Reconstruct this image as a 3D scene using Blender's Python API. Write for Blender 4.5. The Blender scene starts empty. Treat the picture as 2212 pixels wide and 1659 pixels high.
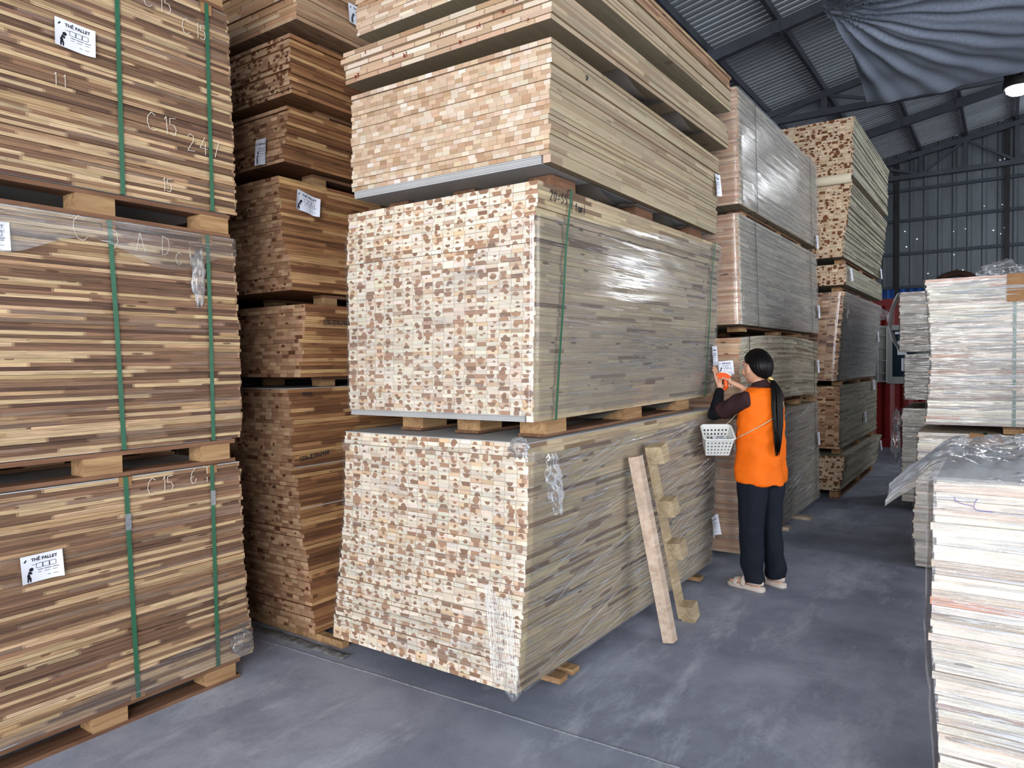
import bpy, bmesh, math, random
import numpy as np
from mathutils import Vector, Matrix, noise as mnoise

random.seed(7)
rng = np.random.default_rng(11)
SC = bpy.context.scene
COL = SC.collection
PI = math.pi

# ------------------------------------------------------------------ camera
CAM_H = 1.56
YAW, PITCH, ROLL = math.radians(34.487), math.radians(-1.669), math.radians(-0.707)
FPX = 1550.0
cam_data = bpy.data.cameras.new('camera')
cam_data.sensor_fit = 'HORIZONTAL'
cam_data.sensor_width = 36.0
cam_data.lens = FPX / 2212.0 * 36.0
cam_data.clip_start = 0.05
cam_data.clip_end = 200
cam = bpy.data.objects.new('camera', cam_data)
COL.objects.link(cam)
_fw = Vector((-math.sin(YAW) * math.cos(PITCH), math.cos(YAW) * math.cos(PITCH), math.sin(PITCH)))
_rt = Vector((math.cos(YAW), math.sin(YAW), 0))
_up = _rt.cross(_fw)
_r2 = _rt * math.cos(ROLL) + _up * math.sin(ROLL)
_u2 = _up * math.cos(ROLL) - _rt * math.sin(ROLL)
cam.matrix_world = Matrix(((_r2.x, _u2.x, -_fw.x, 0), (_r2.y, _u2.y, -_fw.y, 0), (_r2.z, _u2.z, -_fw.z, CAM_H), (0, 0, 0, 1)))
SC.camera = cam

# ------------------------------------------------------------------ world, lights, exposure
SC.view_settings.view_transform = 'Standard'
SC.view_settings.look = 'None'
SC.view_settings.gamma = 1.0
SC.view_settings.use_curve_mapping = False
SC.view_settings.exposure = -0.14
wd = bpy.data.worlds.new('overcast_sky')
SC.world = wd
wd.use_nodes = True
wd.cycles.sampling_method = 'NONE'
wd.node_tree.nodes['Background'].inputs[0].default_value = (0.80, 0.90, 1.0, 1)
wd.node_tree.nodes['Background'].inputs[1].default_value = 2.6


def area(name, loc, direction, sx, sy, power, color):
    l = bpy.data.lights.new(name, 'AREA')
    l.shape = 'RECTANGLE'
    l.size, l.size_y, l.energy, l.color = sx, sy, power, color
    o = bpy.data.objects.new(name, l)
    COL.objects.link(o)
    o.location = loc
    o.rotation_euler = Vector(direction).to_track_quat('-Z', 'Y').to_euler()
    return o


# daylight coming in through the big open gate behind the photographer (front wall)
area('gate_daylight', (3.6, -5.4, 2.75), (-0.3, 1, -0.02), 4.8, 5.2, 1080, (0.94, 0.97, 1.0))
# added fill for the far packs, shining through an invented front doorway
area('aisle_fill_light', (-1.3, -5.4, 1.7), (0.0, 1, 0), 2.0, 3.2, 300, (0.94, 0.97, 1.0))
# daylight through the open side gate in the right wall
area('side_gate_daylight', (8.9, 4.5, 2.7), (-1, 0.05, -0.06), 8.0, 4.4, 360, (0.94, 0.97, 1.0))
# daylight through the window opening high in the back wall, right of the picture
area('back_window_daylight', (4.55, 16.78, 3.12), (-0.4, -1, 0), 0.9, 0.8, 85, (0.92, 0.96, 1.0))
area('gable_glare_light', (1.15, 16.70, 5.62), (-0.12, -1, -0.15), 0.5, 0.35, 22, (0.92, 0.96, 1.0))  # added out of view for the top wrapped pack's glare; no vent built
SC.cycles.adaptive_threshold = 0.025
SC.cycles.max_bounces = 7
SC.cycles.diffuse_bounces = 3
SC.cycles.glossy_bounces = 2
SC.cycles.transmission_bounces = 2
SC.cycles.transparent_max_bounces = 8
SC.cycles.caustics_reflective = False
SC.cycles.caustics_refractive = False

# ------------------------------------------------------------------ helpers


def lin(c):
    c = np.asarray(c, float) / 255.0
    return np.where(c <= 0.04045, c / 12.92, ((c + 0.055) / 1.055) ** 2.4)


def L4(r, g, b, a=1.0):
    l = lin((r, g, b))
    return (float(l[0]), float(l[1]), float(l[2]), a)


def link(name, mesh, parent=None, mats=None, loc=None, rot=None):
    o = bpy.data.objects.new(name, mesh)
    COL.objects.link(o)
    if mats:
        mesh.materials.clear()
        for m in (mats if isinstance(mats, (list, tuple)) else [mats]):
            mesh.materials.append(m)
    if parent is not None:
        o.parent = parent
    if loc is not None:
        o.location = loc
    if rot is not None:
        o.rotation_euler = rot
    return o


def tag(o, label=None, cat=None, group=None, kind=None):
    if label:
        o['label'] = label
    if cat:
        o['category'] = cat
    if group:
        o['group'] = group
    if kind:
        o['kind'] = kind
    return o


def empty(name, loc=(0, 0, 0), rz=0.0, label=None, cat=None, group=None, kind=None, parent=None):
    o = bpy.data.objects.new(name, None)
    COL.objects.link(o)
    o.empty_display_size = 0.1
    o.location = loc
    o.rotation_euler = (0, 0, rz)
    if parent is not None:
        o.parent = parent
    return tag(o, label, cat, group, kind)


class MB:
    """collects shapes for one mesh"""

    def __init__(self):
        self.v, self.f = [], []

    def add(self, vs, fs):
        b = len(self.v)
        self.v += [tuple(p) for p in vs]
        self.f += [tuple(i + b for i in f) for f in fs]
        return self

    def box(self, c, s, R=None):
        hx, hy, hz = s[0] / 2, s[1] / 2, s[2] / 2
        vs = [Vector((x, y, z)) for z in (-hz, hz) for y in (-hy, hy) for x in (-hx, hx)]
        if R is not None:
            vs = [R @ p for p in vs]
        c = Vector(c)
        return self.add([p + c for p in vs], [(0, 2, 3, 1), (4, 5, 7, 6), (0, 1, 5, 4), (2, 6, 7, 3), (0, 4, 6, 2), (1, 3, 7, 5)])

    def box2(self, lo, hi):
        return self.box([(a + b) / 2 for a, b in zip(lo, hi)], [b - a for a, b in zip(lo, hi)])

    def beam(self, a, b, w, h, up=(0, 0, 1)):
        a, b = Vector(a), Vector(b)
        d = (b - a)
        L = d.length
        d.normalize()
        s = d.cross(Vector(up))
        if s.length < 1e-4:
            s = d.cross(Vector((1, 0, 0)))
        s.normalize()
        u = s.cross(d)
        R = Matrix((s, d, u)).transposed()
        return self.box((a + b) / 2, (w, L, h), R)

    def tube(self, pts, radii, n=10, cap=True, flat=None, roll_up=(0, 0, 1)):
        pts = [Vector(p) for p in pts]
        if not hasattr(radii, '__len__'):
            radii = [radii] * len(pts)
        vs, fs = [], []
        prev = None
        for i, p in enumerate(pts):
            d = (pts[min(i + 1, len(pts) - 1)] - pts[max(i - 1, 0)]).normalized()
            if prev is None:
                s = d.cross(Vector(roll_up))
                if s.length < 1e-3:
                    s = d.cross(Vector((1, 0, 0)))
            else:
                s = prev - d * prev.dot(d)
            s.normalize()
            prev = s
            u = s.cross(d)
            r = radii[i]
            ra, rb = (r if hasattr(r, '__len__') else (r, r))
            for k in range(n):
                a = 2 * PI * k / n
                vs.append(p + s * (ra * math.cos(a)) + u * (rb * math.sin(a)))
        m = len(pts)
        for i in range(m - 1):
            for k in range(n):
                k2 = (k + 1) % n
                fs.append((i * n + k, i * n + k2, (i + 1) * n + k2, (i + 1) * n + k))
        if cap:
            fs.append(tuple(range(n - 1, -1, -1)))
            fs.append(tuple((m - 1) * n + k for k in range(n)))
        return self.add(vs, fs)

    def rings(self, rings, cap=True):
        n = len(rings[0])
        vs = [p for r in rings for p in r]
        fs = []
        for i in range(len(rings) - 1):
            for k in range(n):
                k2 = (k + 1) % n
                fs.append((i * n + k, i * n + k2, (i + 1) * n + k2, (i + 1) * n + k))
        if cap:
            fs.append(tuple(range(n - 1, -1, -1)))
            fs.append(tuple((len(rings) - 1) * n + k for k in range(n)))
        return self.add(vs, fs)

    def ball(self, c, r, nu=14, nv=10):
        rx, ry, rz = (r if hasattr(r, '__len__') else (r, r, r))
        c = Vector(c)
        rs = []
        for j in range(1, nv):
            t = -PI / 2 + PI * j / nv
            rs.append([c + Vector((rx * math.cos(t) * math.cos(2 * PI * k / nu), ry * math.cos(t) * math.sin(2 * PI * k / nu), rz * math.sin(t))) for k in range(nu)])
        b = len(self.v)
        self.rings(rs, cap=False)
        self.v += [tuple(c + Vector((0, 0, -rz))), tuple(c + Vector((0, 0, rz)))]
        lo, hi = len(self.v) - 2, len(self.v) - 1
        top = b + (nv - 2) * nu
        for k in range(nu):
            k2 = (k + 1) % nu
            self.f.append((lo, b + k2, b + k))
            self.f.append((hi, top + k, top + k2))
        return self

    def mesh(self, name, smooth=False):
        me = bpy.data.meshes.new(name)
        me.from_pydata(self.v, [], self.f)
        if smooth:
            me.polygons.foreach_set('use_smooth', [True] * len(me.polygons))
        me.update()
        return me

    def build(self, name, mat, parent=None, smooth=False, loc=None, rot=None):
        return link(name, self.mesh(name, smooth), parent, mat, loc, rot)


def grid_mesh(name, fn, nu, nv, uvfn=None, smooth=True, close=False):
    """surface fn(u,v) u,v in 0..1"""
    vs = [fn(i / nu, j / nv) for j in range(nv + 1) for i in range(nu + 1)]
    fs = [(j * (nu + 1) + i, j * (nu + 1) + i + 1, (j + 1) * (nu + 1) + i + 1, (j + 1) * (nu + 1) + i) for j in range(nv) for i in range(nu)]
    me = bpy.data.meshes.new(name)
    me.from_pydata([tuple(v) for v in vs], [], fs)
    if smooth:
        me.polygons.foreach_set('use_smooth', [True] * len(me.polygons))
    if uvfn:
        uvl = me.uv_layers.new(name='UVMap')
        uv = np.empty((len(me.loops), 2), np.float32)
        vi = np.empty(len(me.loops), np.int32)
        me.loops.foreach_get('vertex_index', vi)
        co = np.array([uvfn((k % (nu + 1)) / nu, (k // (nu + 1)) / nv) for k in range(len(vs))], np.float32)
        uv[:] = co[vi]
        uvl.data.foreach_set('uv', uv.ravel())
    me.update()
    return me


# ------------------------------------------------------------------ materials
class N:
    """tiny node helper"""

    def __init__(self, name):
        self.m = bpy.data.materials.new(name)
        self.m.use_nodes = True
        self.t = self.m.node_tree
        self.t.nodes.clear()
        self.out = self.t.nodes.new('ShaderNodeOutputMaterial')

    def n(self, typ, **kw):
        nd = self.t.nodes.new('ShaderNode' + typ)
        ins = kw.pop('ins', None)
        for k, v in kw.items():
            setattr(nd, k, v)
        if ins:
            for k, v in ins.items():
                self.set(nd.inputs[k], v)
        return nd

    def set(self, sock, v):
        if hasattr(v, 'is_linked') or hasattr(v, 'links'):
            self.t.links.new(v, sock)
        else:
            sock.default_value = v

    def math(self, op, a, b=None, c=None, clamp=False):
        nd = self.t.nodes.new('ShaderNodeMath')
        nd.operation = op
        nd.use_clamp = clamp
        for i, v in enumerate((a, b, c)):
            if v is not None:
                self.set(nd.inputs[i], v)
        return nd.outputs[0]

    def mix(self, fac, a, b, blend='MIX'):
        nd = self.t.nodes.new('ShaderNodeMix')
        nd.data_type = 'RGBA'
        nd.blend_type = blend
        nd.clamp_factor = True
        self.set(nd.inputs[0], fac)
        self.set(nd.inputs[6], a)
        self.set(nd.inputs[7], b)
        return nd.outputs[2]

    def ramp(self, fac, stops, interp='LINEAR'):
        nd = self.t.nodes.new('ShaderNodeValToRGB')
        nd.color_ramp.interpolation = interp
        els = nd.color_ramp.elements
        while len(els) < len(stops):
            els.new(0.5)
        for e, (p, c) in zip(els, stops):
            e.position = p
            e.color = c if hasattr(c, '__len__') else (c, c, c, 1)
        self.set(nd.inputs[0], fac)
        return nd.outputs[0]

    def noise(self, vec, scale, detail=3, rough=0.55, dist=0.0):
        nd = self.n('TexNoise', ins={'Scale': scale, 'Detail': detail, 'Roughness': rough, 'Distortion': dist})
        if vec is not None:
            self.set(nd.inputs['Vector'], vec)
        return nd.outputs[0]

    def xyz(self, x, y, z):
        nd = self.t.nodes.new('ShaderNodeCombineXYZ')
        for i, v in enumerate((x, y, z)):
            self.set(nd.inputs[i], v)
        return nd.outputs[0]

    def sep(self, v):
        nd = self.t.nodes.new('ShaderNodeSeparateXYZ')
        self.set(nd.inputs[0], v)
        return nd.outputs

    def bump(self, h, strength=0.3, dist=0.01):
        nd = self.n('Bump', ins={'Strength': strength, 'Distance': dist})
        self.set(nd.inputs['Height'], h)
        return nd.outputs[0]

    def bsdf(self, color, rough=0.6, normal=None, metallic=0.0, spec=0.3, **kw):
        b = self.n('BsdfPrincipled')
        self.set(b.inputs['Base Color'], color)
        self.set(b.inputs['Roughness'], rough)
        self.set(b.inputs['Metallic'], metallic)
        self.set(b.inputs['Specular IOR Level'], spec)
        if normal is not None:
            self.set(b.inputs['Normal'], normal)
        for k, v in kw.items():
            self.set(b.inputs[k], v)
        return b.outputs[0]

    def done(self, shader):
        self.t.links.new(shader, self.out.inputs[0])
        return self.m


def plain(name, rgb, rough=0.6, metallic=0.0, spec=0.3, var=0.12, scale=8, bump=0.0, coord='Object'):
    k = N(name)
    tc = k.n('TexCoord').outputs[coord]
    nz = k.noise(tc, scale, 4)
    c = k.mix(1.0, L4(*rgb), k.ramp(nz, [(0.3, 1 - var), (0.7, 1 + var)]), 'MULTIPLY')
    nrm = k.bump(k.noise(tc, scale * 6, 3), bump, 0.004) if bump else None
    return k.done(k.bsdf(c, rough, nrm, metallic, spec))


def edge_wood(name, grain=0.35, knots=0.5, rough=0.72):
    """long edge of a glued board: blocks of differing wood meet in finger joints"""
    k = N(name)
    t = k.n('Attribute', attribute_name='tint')
    t2 = k.n('Attribute', attribute_name='tint2')
    uv = k.n('TexCoord').outputs['UV']
    s = k.sep(uv)
    u, v = s[0], s[1]
    rnd = k.n('ObjectInfo').outputs['Random']
    tri = k.math('PINGPONG', k.math('MULTIPLY', v, 3.0), 0.5)
    ut = k.math('ADD', u, k.math('MULTIPLY', k.math('GREATER_THAN', tri, 0.25), 0.011))
    nxt = k.math('GREATER_THAN', ut, t.outputs['Alpha'])
    col = k.mix(nxt, t.outputs['Color'], t2.outputs['Color'])
    ro = k.math('MULTIPLY', rnd, 60.0)
    gv = k.xyz(k.math('ADD', k.math('MULTIPLY', u, 1.3), ro), k.math('ADD', k.math('MULTIPLY', v, 1.15), ro), k.math('MULTIPLY', t2.outputs['Alpha'], 9.0))
    g1 = k.noise(gv, 3.2, 4, 0.66, 0.4)
    g2 = k.noise(k.xyz(k.math('MULTIPLY', u, 6.0), k.math('ADD', k.math('MULTIPLY', v, 7.0), ro), t2.outputs['Alpha']), 2.0, 3)
    f = k.math('ADD', k.math('MULTIPLY', k.math('SUBTRACT', g1, 0.5), 2.2 * grain), k.math('MULTIPLY', k.math('SUBTRACT', g2, 0.5), 0.9 * grain))
    f = k.math('ADD', f, 1.0)
    col = k.mix(1.0, col, k.n('CombineColor', ins={0: f, 1: f, 2: f}).outputs[0], 'MULTIPLY')
    # a few knots
    vo = k.n('TexVoronoi', ins={'Scale': 1.0, 'Vector': k.xyz(k.math('ADD', k.math('MULTIPLY', u, 4.0), ro), k.math('ADD', k.math('MULTIPLY', v, 0.34), ro), ro)})
    kn = k.math('LESS_THAN', vo.outputs['Distance'], 0.11)
    col = k.mix(k.math('MULTIPLY', kn, knots), col, L4(70, 45, 32))
    return k.done(k.bsdf(col, rough, None, 0, 0.25))


def end_wood(name, heart=(150, 102, 74), rings=0.25, joint=0.5, rough=0.75, aspect=2.6):
    """end grain of a glued board: every stave shows its own rings and heartwood"""
    k = N(name)
    t = k.n('Attribute', attribute_name='tint')
    t2 = k.n('Attribute', attribute_name='tint2')
    s = k.sep(k.n('TexCoord').outputs['UV'])
    u, v = s[0], s[1]
    c = k.sep(t2.outputs['Vector'])      # centre u, centre v, darkness
    x = k.math('MULTIPLY', k.math('SUBTRACT', u, c[0]), aspect)
    y = k.math('SUBTRACT', v, c[1])
    seed = k.math('MULTIPLY', t2.outputs['Alpha'], 40.0)
    w = k.noise(k.xyz(x, y, seed), 1.6, 2)
    r = k.math('SQRT', k.math('ADD', k.math('MULTIPLY', x, x), k.math('MULTIPLY', y, y)))
    r = k.math('ADD', r, k.math('MULTIPLY', k.math('SUBTRACT', w, 0.5), 0.22))
    R = t.outputs['Alpha']
    m = k.math('MULTIPLY', k.math('SUBTRACT', R, r), 14.0, clamp=True)
    ring = k.math('SINE', k.math('MULTIPLY', r, 26.0))
    hd = k.mix(c[2], L4(*heart), L4(heart[0] * 0.62, heart[1] * 0.6, heart[2] * 0.6))
    col = k.mix(m, t.outputs['Color'], hd)
    f = k.math('ADD', k.math('MULTIPLY', ring, rings * 0.5), 1.0)
    fine = k.noise(k.xyz(k.math('MULTIPLY', u, 9.0), k.math('MULTIPLY', v, 4.0), seed), 2.5, 3)
    f = k.math('MULTIPLY', f, k.math('ADD', k.math('MULTIPLY', fine, 0.5), 0.75))
    col = k.mix(1.0, col, k.n('CombineColor', ins={0: f, 1: f, 2: f}).outputs[0], 'MULTIPLY')
    e = k.math('MINIMUM', u, k.math('SUBTRACT', 1.0, u))
    jl = k.math('LESS_THAN', e, 0.03)
    col = k.mix(k.math('MULTIPLY', jl, joint), col, L4(96, 66, 48))
    return k.done(k.bsdf(col, rough, None, 0, 0.2))


def film_mat(name, angle=0.05, stretch=24.0, scale=6.0, haze=0.04, gloss=0.5, rough=0.10, bump=0.8, sgain=0.16, tint=(238, 240, 245), lo=0.56, hi=0.68, dist=0.0017):
    """stretch film: clear, pulled into thin streaks, whitened to paint in its glints"""
    k = N(name)
    uv = k.n('TexCoord').outputs['UV']
    mp = k.n('Mapping', ins={'Rotation': (0, 0, angle), 'Scale': (1.0, stretch, 1.0)})
    k.set(mp.inputs['Vector'], uv)
    a = k.noise(mp.outputs[0], scale, 4, 0.62, 0.3)
    mp2 = k.n('Mapping', ins={'Rotation': (0, 0, angle * -1.4 + 0.12), 'Scale': (0.7, stretch * 0.5, 1.0)})
    k.set(mp2.inputs['Vector'], uv)
    b = k.noise(mp2.outputs[0], scale * 0.7, 3, 0.55)
    patch = k.noise(uv, 2.2, 2)
    streak = k.math('MULTIPLY', k.ramp(a, [(lo, 0.0), (hi, 1.0)]), k.ramp(patch, [(0.35, 0.25), (0.65, 1.0)]))
    nrm = k.bump(k.math('ADD', k.math('MULTIPLY', a, 0.25), k.math('ADD', k.math('MULTIPLY', b, 0.5), streak)), bump, dist)
    lw = k.n('LayerWeight', ins={'Blend': 0.22})
    k.set(lw.inputs['Normal'], nrm)
    fac = k.math('ADD', k.math('MULTIPLY', lw.outputs['Fresnel'], gloss), haze)
    fac = k.math('ADD', fac, k.math('MULTIPLY', streak, sgain), clamp=True)  # streaks mix in white, glints painted into the film
    gl = k.n('BsdfGlossy', ins={'Color': (1, 1, 1, 1), 'Roughness': rough})
    k.set(gl.inputs['Normal'], nrm)
    df = k.n('BsdfDiffuse', ins={'Color': L4(*tint)})
    k.set(df.inputs['Normal'], nrm)
    ms = k.n('MixShader', ins={0: 0.55})
    k.set(ms.inputs[1], df.outputs[0])
    k.set(ms.inputs[2], gl.outputs[0])
    tr = k.n('BsdfTransparent', ins={'Color': (0.985, 0.985, 0.985, 1)})
    mx = k.n('MixShader')
    k.set(mx.inputs[0], fac)
    k.set(mx.inputs[1], tr.outputs[0])
    k.set(mx.inputs[2], ms.outputs[0])
    return k.done(mx.outputs[0])


M = {}
M['edge_acacia'] = edge_wood('acacia_edge', 1.25, 0.75)
M['edge_beige'] = edge_wood('beige_edge', 0.55, 0.8)
M['edge_pale'] = edge_wood('pale_edge', 0.3, 0.35)
M['edge_brown'] = edge_wood('brown_edge', 1.05, 0.5)
M['edge_core'] = edge_wood('core_edge', 0.7, 0.8)
M['edge_white'] = edge_wood('whitewood_edge', 0.5, 0.6)
M['end_heart'] = end_wood('heartwood_ends', (174, 136, 110), 0.4, 0.4, aspect=3.3)
M['end_pale'] = end_wood('pale_ends', (190, 150, 112), 0.2, 0.4)
M['end_brown'] = end_wood('brown_ends', (112, 72, 50), 0.3, 0.5)
M['end_dark_heart'] = end_wood('dark_heartwood_ends', (122, 76, 50), 0.2, 0.6)
M['film_flat'] = film_mat('clear_wrap_level', 0.03, 26, 5, 0.06, 0.7, 0.08, 0.8, 0.50, lo=0.58, hi=0.66)
M['film_diag'] = film_mat('clear_wrap_falling', 0.22, 26, 4, 0.03, 0.5, 0.11, 0.9, 0.40, lo=0.58, hi=0.66)
M['film_up'] = film_mat('clear_wrap_rising', -0.42, 22, 3.2, 0.05, 0.6, 0.11, 1.0, 0.55, lo=0.53, hi=0.64, dist=0.004)
M['film_milky'] = film_mat('milky_wrap', 0.04, 34, 5, 0.08, 0.8, 0.11, 1.0, 0.55)
M['film_loose'] = film_mat('loose_crumpled_film', 0.9, 2.5, 9, 0.10, 0.8, 0.10, 1.0, 0.2, dist=0.006)
def fold_mat(name, clear=0.45):
    k = N(name)
    gl = k.n('BsdfGlossy', ins={'Color': (1, 1, 1, 1), 'Roughness': 0.2})
    df = k.n('BsdfDiffuse', ins={'Color': L4(236, 238, 242)})
    ms = k.n('MixShader', ins={0: 0.5})
    k.set(ms.inputs[1], df.outputs[0])
    k.set(ms.inputs[2], gl.outputs[0])
    tr = k.n('BsdfTransparent')
    mx = k.n('MixShader', ins={0: 1 - clear})
    k.set(mx.inputs[1], tr.outputs[0])
    k.set(mx.inputs[2], ms.outputs[0])
    return k.done(mx.outputs[0])


M['film_heap'] = film_mat('heaped_cloudy_film', 0.9, 2.2, 12, 0.42, 0.9, 0.12, 1.0, 0.35, dist=0.012)
M['fold'] = fold_mat('whitened_film_folds', 0.72)
M['fold_white'] = fold_mat('whiter_glint_folds', 0.35)
M['strap_green'] = plain('green_polyester_strap', (38, 92, 66), 0.45, 0, 0.5, 0.12, 30)
M['strap_black'] = plain('black_strap', (38, 42, 44), 0.45, 0, 0.5, 0.1, 30)
M['seal'] = plain('steel_seal', (150, 155, 160), 0.4, 0.8, 0.5, 0.2, 60)
M['cardboard'] = plain('brown_cardboard', (150, 112, 78), 0.85, 0, 0.15, 0.14, 14, 0.2)
M['sheet_grey'] = plain('grey_cover_sheet', (176, 175, 174), 0.5, 0, 0.35, 0.06, 3)
M['paper'] = plain('white_paper', (222, 222, 232), 0.8, 0, 0.2, 0.03, 9)
M['ink'] = plain('black_ink', (32, 32, 38), 0.7, 0, 0.2, 0.1, 20)
M['chalk'] = plain('white_chalk', (215, 205, 190), 0.95, 0, 0.05, 0.15, 60)
M['pen'] = plain('marker_pen', (40, 40, 46), 0.8, 0, 0.1, 0.2, 50)
M['redpen'] = plain('red_brown_marker', (136, 58, 40), 0.8, 0, 0.1, 0.2, 50)
M['bluepen'] = plain('blue_marker', (70, 66, 150), 0.8, 0, 0.1, 0.2, 50)


def raw_wood(name, base, dark, scale=3.0, stretch=0.08):
    k = N(name)
    tc = k.n('TexCoord').outputs['Object']
    rnd = k.math('MULTIPLY', k.n('ObjectInfo').outputs['Random'], 30.0)
    mp = k.n('Mapping', ins={'Scale': (1, stretch, 1)})
    k.set(mp.inputs['Vector'], tc)
    ad = k.n('VectorMath', operation='ADD')
    k.set(ad.inputs[0], mp.outputs[0])
    k.set(ad.inputs[1], k.xyz(rnd, rnd, rnd))
    g = k.noise(ad.outputs[0], scale * 10, 5, 0.6, 0.8)
    g2 = k.noise(ad.outputs[0], scale * 2, 3)
    c = k.mix(k.ramp(g, [(0.35, 0.0), (0.7, 1.0)]), L4(*dark), L4(*base))
    c = k.mix(1.0, c, k.ramp(g2, [(0.3, 0.78), (0.7, 1.12)]), 'MULTIPLY')
    return k.done(k.bsdf(c, 0.8, k.bump(g, 0.25, 0.003), 0, 0.2))


M['pallet'] = raw_wood('rough_pallet_wood', (180, 146, 106), (140, 104, 72))
M['pallet_red'] = raw_wood('reddish_pallet_wood', (140, 104, 80), (104, 72, 54))
M['pallet_light'] = raw_wood('light_rough_wood', (206, 186, 168), (182, 156, 136))
M['pallet_pale'] = raw_wood('pale_yellow_wood', (196, 176, 146), (160, 138, 108))
M['steel'] = plain('dark_painted_steel', (74, 78, 86), 0.55, 0.2, 0.4, 0.22, 3)
M['steel_dark'] = plain('dark_rusty_steel', (46, 44, 46), 0.65, 0.2, 0.35, 0.3, 4)
# ------------------------------------------------------------------ the hall
XL, XR, YF, YB = -5.3, 9.1, -5.5, 16.95
RIDGE_X = 1.9


def roof_z(x):
    x = x if x <= RIDGE_X else 2 * RIDGE_X - x
    return 5.673 + 0.19 * (x + 2.263)


def floor_material():
    k = N('worn_concrete')
    tc = k.n('TexCoord').outputs['Object']
    big = k.noise(tc, 0.55, 4, 0.6, 0.5)
    mid = k.noise(tc, 2.3, 7, 0.66, 0.2)
    mp = k.n('Mapping', ins={'Rotation': (0, 0, 0.5), 'Scale': (1.0, 0.35, 1)})
    k.set(mp.inputs['Vector'], tc)
    scuff = k.noise(mp.outputs[0], 2.6, 9, 0.72, 0.25)
    fine = k.noise(tc, 60, 4)
    c = k.mix(k.ramp(big, [(0.35, 0), (0.65, 1)]), L4(128, 133, 150), L4(176, 180, 195))
    c = k.mix(k.ramp(mid, [(0.42, 0), (0.72, 0.7)]), c, L4(108, 112, 128))
    c = k.mix(k.ramp(scuff, [(0.52, 0), (0.70, 0.7)]), c, L4(208, 213, 224))
    vo = k.n('TexVoronoi', feature='DISTANCE_TO_EDGE', ins={'Scale': 0.42, 'Vector': k.n('VectorMath', operation='ADD', ins={0: tc}).outputs[0]})
    c = k.mix(k.math('MULTIPLY', k.math('LESS_THAN', vo.outputs[0], 0.0018), 0.08), c, L4(90, 90, 98))
    c = k.mix(k.ramp(fine, [(0.3, 0.12), (0.6, 0.0)]), c, L4(80, 80, 86))
    r = k.ramp(mid, [(0.3, 0.5), (0.7, 0.72)])
    return k.done(k.bsdf(c, r, k.bump(k.math('ADD', mid, k.math('MULTIPLY', fine, 0.3)), 0.12, 0.01), 0, 0.28))


M['floor'] = floor_material()
fl = MB().box2((XL, YF - 3, -0.12), (XR + 2, YB + 2.5, 0)).build('floor', M['floor'])
tag(fl, kind='structure')
# mortar line of the slab joint, slightly proud
M['mortar'] = plain('mortar_line', (140, 142, 148), 0.9, 0, 0.1, 0.3, 40)
jm = MB()
xs = np.linspace(-4.2, 8.6, 120)
for a, b in zip(xs[:-1], xs[1:]):
    ya, yb = 2.545 + 0.028 * (a + 2.5), 2.545 + 0.028 * (b + 2.5)
    jm.beam((a, ya + 0.002 * math.sin(a * 9), 0.001), (b + 0.004, yb + 0.002 * math.sin(b * 9), 0.001), 0.006 + 0.004 * random.random(), 0.004)
tag(jm.build('slab_joint', M['mortar'], fl), kind='stuff')


def sheet_mat(name, rgb, metallic=0.3, rough=0.5, dirt=0.35):
    k = N(name)
    tc = k.n('TexCoord').outputs['Object']
    rnd = k.n('ObjectInfo').outputs['Random']
    mp = k.n('Mapping', ins={'Scale': (0.25, 1, 1)})
    k.set(mp.inputs['Vector'], tc)
    a = k.noise(mp.outputs[0], 2.0, 6, 0.65)
    c = k.mix(k.ramp(a, [(0.35, dirt), (0.65, 0.0)]), L4(*rgb), L4(rgb[0] * 0.5, rgb[1] * 0.48, rgb[2] * 0.46))
    f = k.math('ADD', k.math('MULTIPLY', rnd, 0.22), 0.89)
    c = k.mix(1.0, c, k.n('CombineColor', ins={0: f, 1: f, 2: f}).outputs[0], 'MULTIPLY')
    return k.done(k.bsdf(c, rough, None, metallic, 0.4))


M['roof_sheet'] = sheet_mat('zinc_roof_sheet', (176, 182, 190), 0.12, 0.45)
M['wall_sheet'] = sheet_mat('grey_wall_sheet', (108, 116, 122), 0.2, 0.55, 0.5)


def corrugated(name, length, width, pitch, height, flat=0.55, lenaxis='X'):
    """ribbed sheet: ribs run along its length; profile across its width; z is the rib height"""
    n = int(round(width / pitch))
    prof = []
    for i in range(n):
        o = i * pitch
        prof += [(o, 0), (o + pitch * flat, 0), (o + pitch * (flat + 0.1), height), (o + pitch * 0.9, height)]
    prof.append((n * pitch, 0))
    vs, fs = [], []
    for l in (0, length):
        for p, z in prof:
            vs.append((l, p, z) if lenaxis == 'X' else (p, l, z))
    m = len(prof)
    for i in range(m - 1):
        fs.append((i, i + 1, m + i + 1, m + i))
    me = bpy.data.meshes.new(name)
    me.from_pydata(vs, [], fs)
    me.update()
    return me


# roof: sheets laid side by side on purlins, ribs run down the slope
ang = math.atan(0.19)
slope_len = (RIDGE_X - XL + 0.3) / math.cos(ang)
ceil = empty('ceiling', (0, 0, 0), kind='structure')
rs = corrugated('roof_sheet', slope_len, 1.08, 0.12, 0.042, 0.5)
nsh = int((YB + 0.6 - YF) / 1.08) + 1
for side in (0, 1):
    for i in range(nsh):
        y = YF - 0.2 + i * 1.08
        if side == 0:
            o = link('roof_sheet', rs, ceil, M['roof_sheet'], (XL - 0.3, y, roof_z(XL - 0.3) + 0.03), (0, -ang, 0))
        else:
            o = link('roof_sheet', rs, ceil, None, (RIDGE_X, y, roof_z(RIDGE_X) + 0.03), (0, ang, 0))
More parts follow.
